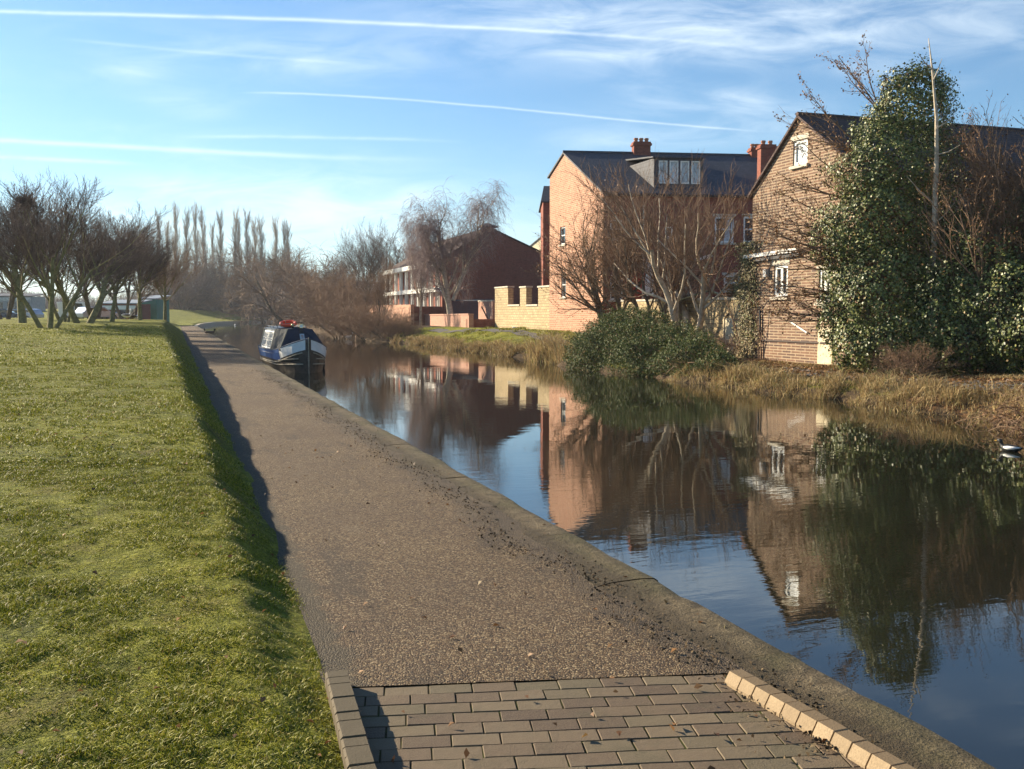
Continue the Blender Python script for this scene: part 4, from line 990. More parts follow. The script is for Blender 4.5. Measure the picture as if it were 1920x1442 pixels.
m = MB(); m.slab([fl, fr2, tr_, tc, tl_], (0, .03, 0)); fb = m.build('cratch_board', M['blackcanvas'], boat)
nfr = (Vector(fr2) - Vector(fl)).cross(Vector(tl_) - Vector(fl)).normalized(); upv = (Vector(tc) - Vector((0, 1.05, .78))).normalized()
Mf = Matrix(((1, 0, 0), (0, upv.y, upv.z), (0, upv.z, -upv.y))).transposed()
def onboard(x, t, w, h_, mat, name):
    c = Vector((0, 1.05, .78)) + upv * t + Vector((x, 0, 0)) + Vector((0, -upv.z, upv.y)) * .02; m = MB(); m.box(c, (w, h_, .02), Matrix(((1, 0, 0), (0, upv.y, -upv.z), (0, upv.z, upv.y)))); return m.build(name, mat, fb)
onboard(.02, .86, .13, .10, M['canvas'], 'window_patch'); onboard(.02, .60, .15, .26, M['curtain'], 'picture_panel'); onboard(.03, .62, .07, .14, M['terracotta'], 'picture_motif'); onboard(-.33, .22, .14, .14, M['steelblue'], 'square_patch')
# lighter edge rope of the canvas
m = MB(); m.tube([fl, tl_], .018, 6); m.build('canvas_edge', M['rope'], boat)
# hatches on the left side
def side(y, h, off=.0):
    x = -(cab(0, h) + off); return Vector((x, y, CZ0 + (CZ1 - CZ0) * h))
def bar(y0, y1, h0, h1, m, off=.012, th=.02):
    a, b, c, d = side(y0, h0, off), side(y1, h0, off), side(y1, h1, off), side(y0, h1, off); m.slab([a, b, c, d], (-th, 0, 0))
for (ya, yb) in ((3.75, 5.1), (5.2, 6.5)):
    m = MB(); t = .05
    bar(ya, yb, .06, .13, m); bar(ya, yb, .83, .90, m); bar(ya, ya + t, .13, .83, m); bar(yb - t, yb, .13, .83, m)
    w = (yb - ya - 2 * t) / 3
    for k in range(3):
        y0 = ya + t + k * w + .05; y1 = ya + t + (k + 1) * w - .05
        for h0, h1 in ((.18, .46), (.54, .78)):
            bar(y0, y1, h0, h0 + .02, m); bar(y0, y1, h1 - .02, h1, m); bar(y0, y0 + .025, h0, h1, m); bar(y1 - .025, y1, h0, h1, m)
    hw = m.build('side_hatch', M['white'], boat)
    m = MB(); bar(ya + .02, yb - .02, .1, .86, m, .004, .004); m.build('hatch_panel', M['steelblue'], hw)
for y_ in (3.62, 6.88): m = MB(); m.tube([side(y_, 0, .02), side(y_, 1, .02)], .02, 6); m.build('cabin_trim', M['worn'], boat)
m = MB(); m.tube([(-.5, 3.7, 1.60), (-.5, 6.8, 1.60)], .015, 6); m.tube([(.5, 3.7, 1.60), (.5, 6.8, 1.60)], .015, 6)
for y in (3.7, 4.8, 5.8, 6.8):
    for x in (-.5, .5): m.tube([(x, y, 1.5), (x, y, 1.60)], .012, 6)
m.build('handrail', M['steelblue'], boat)
def mushroom(x, y, s=1):
    m = MB(); m.tube([(x, y, 1.55), (x, y, 1.64), (x, y, 1.645), (x, y, 1.69), (x, y, 1.71)], [.04 * s, .04 * s, .09 * s, .07 * s, .01], 12); m.build('roof_vent', M['brass'], boat, smooth=True)
mushroom(-.12, 2.6, .8); mushroom(.2, 2.55, .8)
m = MB(); m.tube([(.02, 1.66, 1.64), (.02, 1.60, 1.64)], [.07, .075], 14); m.tube([(.02, 1.74, 1.52), (.02, 1.66, 1.6)], .015, 6); m.build('headlamp', M['brass'], boat)
m = MB(); m.tube([(.02, 1.597, 1.64), (.02, 1.59, 1.64)], .06, 14); m.build('lamp_lens', M['white'], boat)
m = MB(); m.tube([(.05, 1.9, 1.60), (.05, 1.88, 1.80), (.1, 1.87, 1.86)], [.02, .018, .01], 6); m.tube([(-.12, 1.88, 1.75), (.22, 1.88, 1.80)], .012, 6); m.build('mast', M['rust'], boat)
# fender on the far side
m = MB(); m.torus((.96, 3.0, .16), .15, .07, Matrix.Rotation(math.pi / 2, 3, 'Y')); m.tube([(.93, 3.0, .3), (.88, 3.0, .74)], .012, 5); m.build('tyre_fender', M['rubber'], boat, smooth=True)
def bw_(x, y, z):
    c, s_ = math.cos(bang), math.sin(bang); x *= 1.08; y *= 1.06; return Vector((bx + x * c - y * s_, by + x * s_ + y * c, WZ + z))
def lifering(c, rz):
    root = empty('lifebuoy', tuple(c), 'red and orange ring lying on the narrowboat roof', 'lifebuoy', rz=rz); root.rotation_euler = (R(16), 0, rz)
    m = MB(); m.torus((0, 0, 0), .27, .062, n=28, m=10); m.build('ring', M['ring'], root, smooth=True)
    m = MB()
    for k in range(4):
        a = k * math.pi / 2 + .6; m.torus((.27 * math.cos(a), .27 * math.sin(a), 0), .068, .012, Matrix.Rotation(a, 3, 'Z') @ Matrix.Rotation(math.pi / 2, 3, 'X'), 12, 5)
    m.build('grab_line', M['rope'], root)
lifering(bw_(-.22, 3.0, 1.72), .1)
def rope(name, label, a, b, sag, parent=None):
    a, b = Vector(a), Vector(b); pts = [a + (b - a) * t - Vector((0, 0, sag * 4 * t * (1 - t))) for t in np.linspace(0, 1, 14)]
    m = MB(a); m.tube(pts, .014, 5); return tag(m.build(name, M['rope']), label, 'rope')
e1 = G(506, 690); e2 = G(452, 665); e3 = G(523, 695)
rope('mooring_rope', 'pale mooring rope from the boat bow to the iron pin on the bank', bw_(-.3, .6, .98), (e1[0], e1[1], .04), .05)
rope('mooring_rope', 'thin stern mooring rope reaching back to the bank', bw_(-.75, 7.0, .74), (e2[0] - .4, e2[1] + .3, .03), .04)
rope('mooring_rope', 'slack rope loop hanging low at the bow by the water', bw_(-.55, 1.0, .86), (e3[0], e3[1], .02), .22)
for e_, lb in ((e1, 'short iron mooring pin with rope on the towpath edge at the boat bow'), (e2, 'rusty mooring pin on the towpath edge behind the boat')):
    m = MB((e_[0] - .05, e_[1], 0)); m.tube([(e_[0] - .05, e_[1], -.05), (e_[0] - .08, e_[1], .12), (e_[0] - .08, e_[1], .14)], [.018, .018, .03], 7); m.torus((e_[0] - .02, e_[1], .03), .06, .014)
    tag(m.build('mooring_pin', M['rust'], smooth=True), lb, 'mooring pin')
c = G(1051, 1003, .02); root = MB(tuple(c)); root.torus((c[0], c[1], .03), .075, .014, Matrix.Rotation(.15, 3, 'X'), 20, 8); root.tube([(c[0] - .14, c[1] + .02, .02), (c[0] - .05, c[1], .035)], .014, 6); root.tube([(c[0] + .02, c[1] - .0, .012), (c[0] + .1, c[1] + .01, .014)], .012, 6)
tag(root.build('mooring_ring', M['rust'], smooth=True), 'flat rusty mooring ring on the coping halfway along the towpath', 'mooring ring')

# ------------------------------------------------------------------ trees
def rg(n): return np.random.default_rng(n)
def ringstems(rng, n, r, L, tilt, zspread=0, base=0.15):
    st = []
    for i in range(n):
        a = 2 * math.pi * i / n + rng.uniform(-.4, .4); t = math.radians(rng.uniform(*tilt))
        st.append(((base * math.cos(a), base * math.sin(a), -.15), (math.sin(t) * math.cos(a), math.sin(t) * math.sin(a), math.cos(t)), L * rng.uniform(.8, 1.1), r * rng.uniform(.75, 1.1)))
    return st
def vase(seed, nst=4, L=2.6, dens=1.0, r=.088, t2=4):
    g = rg(seed)
    return tree_geo(g, ringstems(g, nst, r, L, (9, 28)), [
        lv(6, .05, .10, 7, tip=.55), lv(6, .07, .40, 5, int(6 * dens), (14, 42), (.85, 1.15), t0=.4, rr=.55, fall=.1),
        lv(5, .08, .35, 4, int(8 * dens), (18, 48), (.45, .7), t0=.15, rr=.5, fall=.3), lv(4, .10, .35, 3, int(9 * dens), (18, 48), (.40, .62), t0=.1, rmin=.007, fall=.3),
        lv(3, .12, .3, 3, t2, (18, 48), (.40, .65), t0=.15, rmin=.005, fall=.3)])
geoV = [vase(21), vase(22, 3, 2.6, 1.1), vase(23, 2, 2.8, 1.2, .13)]
def single(seed, H=2.6, r=.14, dens=1.0, ang=(20, 52), up=.4, t0=.5):
    g = rg(seed)
    return tree_geo(g, [((0, 0, -.2), (.03, .02, 1), H, r)], [
        lv(7, .04, .1, 8, tip=.45), lv(6, .07, up, 5, int(14 * dens), ang, (.85, 1.2), t0=t0, rr=.5, fall=.1),
        lv(5, .09, up, 4, int(9 * dens), (18, 50), (.45, .7), t0=.15, rr=.5, fall=.3), lv(4, .10, .3, 3, int(9 * dens), (18, 50), (.4, .65), t0=.1, rmin=.007, fall=.3),
        lv(3, .12, .25, 3, 4, (18, 50), (.4, .65), t0=.15, rmin=.005, fall=.3)])
geoS = [single(31), single(32, 3.2, .14)]
GH = {}
def gheight(geo):
    k = id(geo)
    if k not in GH: GH[k] = float(np.percentile(geo[1][0][:, 2], 99.7))
    return GH[k]
protos = {}
def place(name, geo, bark, twig, px, py_base, py_top, D, label, cat, group=None, rz=0.0, wide=1.0, leaves=None, lm=None, zbase=None, x=None):
    p = P(px, 600, D); z = hz(p[0], p[1]) if zbase is None else zbase
    ztop = P(px, py_top, D)[2]; sc = (ztop - z) / gheight(geo); key = (id(geo), bark.name, twig.name, leaves)
    if key in protos:
        t = copy_tree(protos[key]); t.location = (p[0], p[1], z); t.rotation_euler = (0, 0, rz); t.scale = (sc * wide, sc * wide, sc)
        tag(t, label, cat, group); t.name = name
        if not group and 'group' in t: del t['group']
    else:
        t = build_tree(name, geo, bark, twig, (p[0], p[1], z), label, cat, group, rz, (sc * wide, sc * wide, sc), leaves=leaves, leafmat_=lm); protos[key] = t
    return t
gl = 'bare trees on the grassy left bank'
place('bare_tree', geoV[0], M['barkgreen'], M['twig'], 90, 625, 335, 40, 'bare multi stemmed tree nearest on the left bank with forking pale trunks', 'tree', gl, 0.3, 1.18)
place('bare_tree', geoS[0], M['barkgreen'], M['twig'], 42, 612, 330, 47, 'bare tree with a thick upright trunk left of the nearest forked tree', 'tree', gl, 1.1, 1.1)
place('bare_tree', geoV[1], M['barkgreen'], M['twig'], 122, 606, 372, 56, 'bare tree with thin dark stems just right of the forked tree', 'tree', gl, 2.0, 1.0)
place('bare_tree', geoV[2], M['barkgreen'], M['twig'], 156, 606, 345, 52, 'bare tree with two close green trunks second from the forked tree', 'tree', gl, 4.0, 1.25)
place('bare_tree', geoS[1], M['barkgreen'], M['twig'], 210, 600, 398, 62, 'bare tree with a single trunk before the red and white stall', 'tree', gl, 0.5, 1.15)
place('bare_tree', geoS[0], M['barkgreen'], M['twig'], 263, 596, 425, 78, 'bare slim tree in front of the green shed', 'tree', gl, 3.3, 1.0)
place('bare_tree', geoS[1], M['barkgreen'], M['twigbrown'], 309, 594, 445, 84, 'rightmost bare tree of the left bank beside the path bend', 'tree', gl, 5.0, 1.15)
place('bare_tree', geoV[0], M['bark'], M['twig'], 8, 600, 360, 66, 'bare tree at the left edge of the photo behind the thick trunk', 'tree', gl, 2.3, 1.1)
place('bare_tree', geoV[2], M['bark'], M['twig'], 178, 600, 400, 80, 'bare tree far back between the two trunked tree and the stall', 'tree', gl, 1.3, 1.2)
place('bare_tree', geoV[1], M['bark'], M['twigbrown'], 235, 597, 435, 98, 'bare bushy tree behind the slim tree and the stall', 'tree', gl, 3.1, 1.2)
# squirrel drey / nest
n_ = P(47, 380, 40); g = rg(5); k = 500
c = np.array(n_) + unit(g.normal(0, 1, (k, 3))) * (g.random((k, 1)) ** .4) * np.array([.24, .24, .20]); d = g.normal(0, 1, (k, 3)); pts = polylines(c, d, np.full(k, .3), 2, .3, 0, g)
nv, nf = tubes(pts, np.full((k, 3), .009), 3); o = np_mesh('nest', nv - n_, [nf], M['twig']); o.location = tuple(n_); tag(o, 'round dark twig nest high in the leftmost bare crowns', 'nest')

# poplars
def poplar(seed):
    g = rg(seed)
    return tree_geo(g, [((0, 0, -.3), (0.01, 0, 1), 20, .3)], [lv(8, .015, .05, 6, tip=.12), lv(6, .04, .6, 4, 50, (10, 20), (.15, .30), t0=.08, rr=.4, fall=.4, rmin=.035),
        lv(4, .07, .5, 3, 9, (10, 24), (.4, .7), t0=.1, rmin=.022, fall=.3), lv(3, .09, .4, 3, 5, (10, 26), (.4, .6), t0=.1, rmin=.016)])
geoP = [poplar(41), poplar(42)]
for i, (px, top) in enumerate([(303, 390), (328, 378), (350, 386), (374, 379), (388, 384), (414, 393), (441, 388), (466, 390), (495, 402), (522, 403), (541, 414), (313, 410), (400, 412), (455, 408), (484, 405), (532, 412)]):
    w_ = ('tall', 'slender', 'thin', 'ragged')[i % 4]
    order = sorted([303, 328, 350, 374, 388, 414, 441, 466, 495, 522, 541, 313, 400, 455, 484, 532]).index(px) + 1
    nth = ['leftmost', 'second', 'third', 'fourth', 'fifth', 'sixth', 'seventh', 'eighth', 'ninth', 'tenth', 'eleventh', 'twelfth', 'thirteenth', 'fourteenth', 'fifteenth', 'rightmost'][order - 1]
    place('poplar_tree', geoP[i % 2], M['twigpop'], M['twigpop'], px, 600, top, 265 + (i % 3) * 12, f'{w_} bare poplar on the skyline, {nth} of the far row counted from the left', 'tree', 'row of poplars on the skyline', i * 1.3, 1.0 + .3 * ((i * 7) % 3 - 1) * .4)

# bushy thicket trees in the middle distance
def bushy(seed, n=7, dens=1.0):
    g = rg(seed)
    return tree_geo(g, ringstems(g, n, .07, 2.2, (8, 55), base=.5), [lv(5, .12, .15, 4, tip=.5), lv(5, .14, .2, 3, int(6 * dens), (20, 60), (.6, .9), t0=.15, rr=.6, fall=.1),
        lv(4, .16, .15, 3, int(8 * dens), (20, 65), (.5, .8), t0=.1, rmin=.012, fall=.2), lv(3, .18, .1, 3, int(9 * dens), (25, 70), (.4, .7), t0=.1, rmin=.008, fall=.2)], split=0)
geoB = [bushy(51), bushy(52, 8), bushy(53, 6)]
th = [(345, 500, 240, 'dark bare bush tree just right of the last bank tree', 1.3, 'twig'), (392, 478, 262, 'rounded bare tree under the left poplars', 1.6, 'twig'), (430, 470, 268, 'broad bare tree below the middle poplars', 1.5, 'twigbrown'),
      (475, 462, 272, 'tall rounded bare tree below the right poplars', 1.4, 'twig'), (520, 466, 225, 'bare tree rising behind the far pond bank', 1.3, 'twigbrown'), (575, 462, 156, 'large reddish bare tree leaning over the water beyond the boat', 1.15, 'twigbrown'),
      (605, 490, 126, 'reddish bare tree at the right end of the far thicket', 1.0, 'twigbrown'), (545, 505, 200, 'low bare tree directly above the boat roof', 1.2, 'twig'), (420, 535, 256, 'low dark bush on the far lawn edge', 1.9, 'twig'), (375, 545, 250, 'small dark bush where the far lawn meets the thicket', 1.8, 'twig'),
      (480, 535, 262, 'dark bush at the right end of the far lawn', 1.9, 'twig'), (350, 540, 240, 'bramble bush between the slim trees and the thicket', 1.8, 'twigbrown'), (630, 505, 112, 'pale bare bush right of the reddish tree', 1.1, 'twigbrown'), (645, 470, 125, 'bare tree behind the low shed by the right bank', 1.0, 'twig')]
for i, (px, top, D, lab, w_, tw) in enumerate(th):
    place('thicket_tree', geoB[i % 3], M['bark'], M[tw], px, 600, top, D, lab, 'tree', 'bare thicket trees round the far water', i * 1.7, w_ * .9)
# solid far wood behind
g = rg(61); k = 9000; base = np.stack([g.uniform(-190, 40, k), g.uniform(300, 380, k), np.zeros(k)], 1)
hh = 9 + 6 * vnoise(base[:, 0] + 400, base[:, 1], .07, 2) * 2 + g.uniform(-2, 1, k)
stp = polylines(base, np.tile([0, 0, 1.], (k, 1)) + g.normal(0, .12, (k, 3)), hh * .75, 4, .1, .2, g); rad = radii(np.full(k, .10), 5)
kp_, kd_, kl_, kr_ = kids(stp, rad, hh * .5, 5, (20, 55), (.4, .7), g, .3, rr_=.5); kpts = polylines(kp_, kd_, kl_, 2, .15, .3, g)
wv, wf = merge([tubes(stp, rad, 3), tubes(kpts, radii(np.maximum(kr_, .035), 3), 3)])
o = np_mesh('far_wood', wv, [wf], M['twig']); tag(o, 'hazy mass of bare woodland along the horizon', 'woodland', kind='stuff')

# right bank trees, middle distance
place('bare_tree', geoS[1], M['bark'], M['twig'], 690, 610, 412, 100, 'bare tree in front of the white framed windows left of the birch', 'tree', 'bare trees before the hall', 2, .7)
place('bare_tree', geoV[2], M['bark'], M['twigbrown'], 716, 610, 480, 80, 'bare shrubby tree rising from the water bank before the orange wall', 'tree', 'bare trees before the hall', 1, .45)
place('bare_tree', geoB[1], M['bark'], M['twigbrown'], 664, 610, 500, 98, 'bushy bare tree at the left end of the orange wall', 'tree', 'bare trees before the hall', 3.1, 1.0)
place('bare_tree', geoV[0], M['bark'], M['twig'], 752, 610, 430, 110, 'bare tree behind the white framed window front', 'tree', 'bare trees before the hall', 4, 1.1)
# low bushes overhanging the water
lowb = [(640, 560, 86, 'brown tangled bush overhanging the water farthest up the right bank'), (668, 565, 82, 'brown bush on the bank below the left end of the orange wall'), (697, 572, 78, 'brown bush drooping to the water under the orange wall'),
        (730, 580, 75, 'low dark bush at the water before the right end of the orange wall'), (755, 592, 74, 'small round bramble bush beside the tawny grass hump')]
for i, (px, top, D, lab) in enumerate(lowb):
    p = P(px, 600, D); T, s = toTS(p[0], p[1]); q = ST(min(T, float(Tright(s)) + 1.0), s)
    t = place('bank_bush', geoB[i % 3], M['bark'], M['twigbrown'], px, 610, top, D, lab, 'bush', 'brown bushes on the right bank', i * 2.1, 1.25, zbase=-.4)
# birch
def birch(seed):
    g = rg(seed)
    return tree_geo(g, [((0, 0, -.2), (-.12, 0, 1), 6.2, .2), ((0.05, 0, 1.6), (.36, .1, .9), 5.2, .13), ((-.2, 0, 1.2), (-.30, .1, .95), 4.6, .09)], [
        lv(8, .05, .10, 8, tip=.35), lv(6, .10, .45, 4, 11, (18, 42), (.26, .46), t0=.25, rr=.5, fall=.1), lv(5, .12, .1, 3, 9, (20, 60), (.45, .75), t0=.2, rmin=.010, fall=.2),
        lv(6, .10, -1.7, 3, 11, (30, 90), (.55, 1.0), t0=.2, rmin=.006, fall=.1), lv(3, .12, -1.2, 3, 4, (20, 60), (.4, .6), t0=.2, rmin=.005)])
gB = birch(71)
place('birch_tree', gB, M['barkpale'], M['twigbirch'], 848, 600, 345, 78, 'large silver birch with pale forked trunk and drooping twigs before the brick hall', 'tree', None, 0, 1.1)
place('birch_tree', gB, M['barkpale'], M['twigbirch'], 788, 600, 395, 84, 'slimmer birch left of the large one before the window front', 'tree', None, 2.4, 0.55)
# trees before house B
def orn(seed, n, lean):
    g = rg(seed); st = []
    for i in range(n):
        a = 2 * math.pi * i / n + g.uniform(-.5, .5); t = math.radians(g.uniform(8, 26)); st.append(((.14 * math.cos(a), .14 * math.sin(a), -.2), (math.sin(t) * math.cos(a) + lean, math.sin(t) * math.sin(a), math.cos(t)), 3.4 * g.uniform(.85, 1.1), .12 * g.uniform(.8, 1.15)))
    return tree_geo(g, st, [lv(8, .13, .1, 7, tip=.5), lv(6, .11, .45, 5, 7, (20, 60), (.6, .9), t0=.4, rr=.55, fall=.1), lv(5, .11, .4, 4, 7, (20, 52), (.45, .75), t0=.12, fall=.2), lv(4, .12, .4, 3, 6, (20, 48), (.4, .7), t0=.1, rmin=.0075, fall=.2), lv(3, .12, .35, 3, 3, (15, 45), (.4, .7), t0=.2, rmin=.005, fall=.2)])
gO1, gO2, gO3 = orn(81, 4, -.16), orn(82, 4, -.05), orn(83, 3, .05)
place('bare_tree', gO1, M['bark'], M['twigbrown'], 1152, 600, 330, 46, 'spreading bare tree with a few brown leaves in front of the orange gable', 'tree', None, 0, 1.10, leaves=(3000, .075), lm=M['brownleaf'])
place('bare_tree', gO2, M['barkpale'], M['twigbrown'], 1282, 600, 296, 41.5, 'tall bare tree with twisted pale trunks before the slate roofed house', 'tree', None, .4, .92)
place('bare_tree', gO3, M['bark'], M['twigbrown'], 1222, 600, 322, 43.5, 'bare tree with dark stems between the spreading tree and the pale trunked tree', 'tree', None, 1.8, .7)

# ------------------------------------------------------------------ ivy, shrubs
def ell_leaves(g, lobes, dens, size, flat=.55, shell=.25, asp=.8, fold=.12):
    C, O = [], []
    for (c, r_) in lobes:
        c, r_ = np.array(c), np.array(r_); area = 4 * np.pi * ((r_[0] * r_[1]) ** 1.6 + (r_[0] * r_[2]) ** 1.6 + (r_[1] * r_[2]) ** 1.6) ** (1 / 1.6) / 3 ** (1 / 1.6); k = int(area * dens)
        d = unit(g.normal(0, 1, (k, 3))); lump = 1 + .30 * vnoise(d[:, 0] * 3 + d[:, 2] * 2.2 + 9 + c[0], d[:, 1] * 3 + d[:, 2] + 9, 1.6, 3) * 2 + .10 * vnoise(d[:, 0] * 9 + 30 + c[1], d[:, 2] * 9 + 30, 1.0, 4) * 2
        rr2 = lump * (1 - shell * g.random(k) ** 2 + .22 * g.random(k) ** 7); p = c + d * r_ * rr2[:, None]; keep = np.ones(k, bool)
        for (c2, r2) in lobes:
            if c2 is c: continue
            keep &= (((p - np.array(c2)) / (np.array(r2) * .72)) ** 2).sum(1) > 1 if not np.allclose(c2, c) else True
        C.append(p[keep]); O.append(unit(d / r_)[keep])
    C, O = np.concatenate(C), np.concatenate(O); kk = C[:, 2] > -.55
    C, O = C[kk], O[kk]; return C, O, quads_leaf(C, size, g, asp, flat, fold, out=O)
def lobe(px, py, D, rx, ry, rz): # pixel radii in x and y, depth radius metres
    p = P(px, py, D); s_ = D / F; return (tuple(p), (rx * s_, rz, ry * s_))
g = rg(91)
main = [lobe(1708, 215, 30.6, 70, 85, 1.1), lobe(1680, 320, 30.2, 112, 92, 1.5), lobe(1660, 420, 30, 120, 90, 1.6), lobe(1700, 520, 29.5, 130, 90, 1.6), lobe(1640, 560, 29, 85, 100, 1.5),
        lobe(1690, 640, 28.5, 110, 80, 1.4), lobe(1605, 470, 30, 65, 70, 1.0), lobe(1570, 455, 30.6, 55, 50, .6), lobe(1580, 590, 29.6, 48, 60, .6), lobe(1600, 640, 28.8, 40, 60, .8)]
base = P(1690, 700, 30); bz = hz(base[0], base[1])
main += [lobe(1705, 190, 31, 50, 50, .9), lobe(1735, 170, 31, 36, 36, .7), lobe(1660, 260, 30.8, 55, 60, 1.0)]
C, O, (lvv, lff) = ell_leaves(g, main, 430, .078)
it = empty('ivy_clad_tree', (base[0], base[1], bz), 'tall tree smothered in glossy dark ivy leaning over the sooty house', 'tree'); off = np.array([base[0], base[1], bz])
np_mesh('ivy_foliage', lvv - off, [lff], M['ivy'], it)
st = [(np.array(P(px, 700, D)) * [1, 1, 0] + [0, 0, bz - .2], (dx, 0, 1), L, r_) for px, D, dx, L, r_ in ((1690, 30, .04, 7.0, .2), (1660, 30, -.06, 5.6, .15), (1720, 30.3, .04, 6.6, .15), (1640, 29.6, -.2, 5, .12))]
geo = tree_geo(g, st, [lv(8, .05, .05, 7, tip=.3), lv(6, .12, .15, 4, 9, (30, 70), (.22, .38), t0=.15, rr=.5, fall=.3), lv(5, .14, .1, 3, 9, (20, 60), (.45, .8), t0=.1, rmin=.009), lv(3, .15, .1, 3, 6, (20, 60), (.4, .7), t0=.1, rmin=.006)])
np_mesh('trunk', geo[0][0] - off, [geo[0][1]], M['bark'], it, smooth=True); np_mesh('twigs', geo[1][0] - off, [geo[1][1]], M['twigbrown'], it)
tp_ = geo[2].reshape(-1, 3); pick = tp_[g.integers(0, len(tp_), 4500)] + g.normal(0, .05, (4500, 3)); a_, b_ = quads_leaf(pick, .085, g); np_mesh('dead_leaves', a_ - off, [b_], M['brownleaf'], it)
# side branches reaching left across the gable
st = []
for (px, py, D, dx, dz, L) in ((1600, 500, 30.5, -1, .18, 3.0), (1590, 540, 30, -1, .05, 2.6), (1610, 440, 30.8, -1, .35, 2.8), (1600, 600, 29.6, -1, .1, 2.2), (1620, 380, 31, -.9, .5, 2.4), (1640, 300, 31, -.8, .7, 2.6), (1660, 230, 31.2, -.6, .9, 2.2), (1580, 470, 30, -1, .1, 2.4)):
    for k in range(3): st.append((P(px, py + g.uniform(-15, 15), D), (dx, g.uniform(-.3, .3), dz + g.uniform(-.15, .15)), L * g.uniform(.8, 1.15), .03))
geo = tree_geo(g, st, [lv(6, .08, .1, 4, tip=.3), lv(4, .1, .15, 3, 8, (15, 45), (.35, .6), t0=.15, rmin=.008), lv(3, .1, .15, 3, 5, (15, 40), (.35, .6), t0=.15, rmin=.005)], split=0)
wv, wf = merge([geo[0], geo[1]]); np_mesh('side_branches', wv - off, [wf], M['twigbrown'], it)
pick = geo[2].reshape(-1, 3); pick = pick[g.integers(0, len(pick), 2600)] + g.normal(0, .04, (2600, 3)); a_, b_ = quads_leaf(pick, .08, g); np_mesh('sparse_leaves', a_ - off, [b_], M['brownleaf'], it)
# the lower ivy bank at the right
g = rg(92); low = [lobe(1830, 560, 28, 95, 110, 1.5), lobe(1790, 640, 27.5, 75, 75, 1.2), lobe(1900, 600, 27, 90, 110, 1.5), lobe(1870, 450, 29, 80, 70, 1.2), lobe(1960, 470, 28, 90, 90, 1.4), lobe(1800, 450, 28.8, 40, 50, .7), lobe(1980, 640, 26, 100, 110, 1.5), lobe(1750, 600, 27.8, 50, 80, 1.0)]
C, O, (a_, b_) = ell_leaves(g, low, 400, .080); p = P(1850, 700, 27.5); off = np.array([p[0], p[1], hz(p[0], p[1])])
iv = empty('ivy_hedge', tuple(off), 'broad ivy covered hedge with silvery glossy leaves at the right edge', 'hedge'); np_mesh('ivy_foliage', a_ - off, [b_], M['ivy'], iv)
st = [(np.array([*P(px, 700, g.uniform(27.2, 30))[:2], off[2] - .2]), (g.uniform(-.2, .2), g.uniform(-.1, .1), 1), g.uniform(3.2, 6.4), .05) for px in g.uniform(1815, 2080, 90)]
geo = tree_geo(g, st, [lv(7, .07, .25, 5, tip=.3), lv(5, .1, .55, 4, 7, (15, 40), (.35, .6), t0=.3, rmin=.012), lv(4, .12, .4, 3, 7, (15, 45), (.35, .6), t0=.15, rmin=.008), lv(3, .12, .3, 3, 4, (15, 40), (.35, .6), t0=.15, rmin=.0055)], split=0)
np_mesh('stems', geo[0][0] - off, [geo[0][1]], M['twigbrown'], iv); np_mesh('twigs', geo[1][0] - off, [geo[1][1]], M['twigbrown'], iv)
tp_ = geo[2].reshape(-1, 3); pick = tp_[g.integers(0, len(tp_), 16000)] + g.normal(0, .08, (16000, 3)); a_, b_ = quads_leaf(pick, .065, g); np_mesh('dead_leaves', a_ - off, [b_], M['brownleaf'], iv)
# thin dead pale trunk
p = P(1756, 650, 28); root = empty('dead_trunk', (p[0], p[1], hz(p[0], p[1])), 'thin pale dead birch trunk rising past the ivy clad tree', 'tree'); m = MB(root.location)
pts = [P(1752, 700, 28.2), P(1748, 560, 28.4), P(1752, 420, 28.6), P(1756, 300, 28.6), P(1756, 220, 28.7), P(1748, 130, 28.8), P(1741, 72, 28.9)]; m.tube(pts, [.10, .09, .08, .065, .05, .03, .01], 8)
m.build('trunk', M['barkpale'], root, smooth=True)
for a, b in (((1757, 290), (1800, 272)), ((1752, 420), (1790, 380)), ((1750, 380), (1700, 330)), ((1750, 150), (1766, 110)), ((1756, 240), (1790, 214)), ((1748, 130), (1722, 100)), ((1751, 500), (1795, 470))):
    pa, pb = P(*a, 28.6), P(*b, 28.4 + random.uniform(-.4, .4)); md = (pa + pb) / 2 + [0, 0, -.05]; m = MB(root.location); m.tube([pa, md, pb], [.025, .016, .006], 5); m.build('side_branch', M['barkpale'], root)
# climber on the corner of the sooty house
g = rg(95); k = 6500; u = g.normal(0, 1, k); z = g.random(k) ** .9 * 4.6 - .3; wdt = .45 + .35 * np.sin(z * 1.7 + .5) ** 2; xx = -.15 + u * wdt * .55 
pp = np.array([A0v.x, A0v.y, 0]) + np.stack([nd.x * xx + FA[2].x * (.05 + .16 * g.random(k)), nd.y * xx + FA[2].y * (.05 + .16 * g.random(k)), z], 1)
out = np.tile([FA[2].x, FA[2].y, .2], (k, 1)); a_, b_ = quads_leaf(pp, .075, g, .8, .5, .15, out=out); off = np.array([A0v.x, A0v.y, -.2])
cl_ = empty('climbing_ivy', tuple(off), 'thin brownish creeper climbing the left corner of the sooty house', 'climber')
M['creeper'] = leafmat('creeper_mat', [(0, (.10, .07, .035)), (.4, (.20, .15, .07)), (.8, (.12, .14, .04)), (1, (.30, .22, .11))], .6, .3)
np_mesh('leaves', a_ - off, [b_], M['creeper'], cl_)
st = [(np.array([A0v.x, A0v.y, -.2]) + [nd.x * x_ + FA[2].x * .06, nd.y * x_ + FA[2].y * .06, 0], (g.uniform(-.12, .12), 0, 1), g.uniform(2.5, 5.2), .025) for x_ in g.uniform(-.9, .9, 9)]
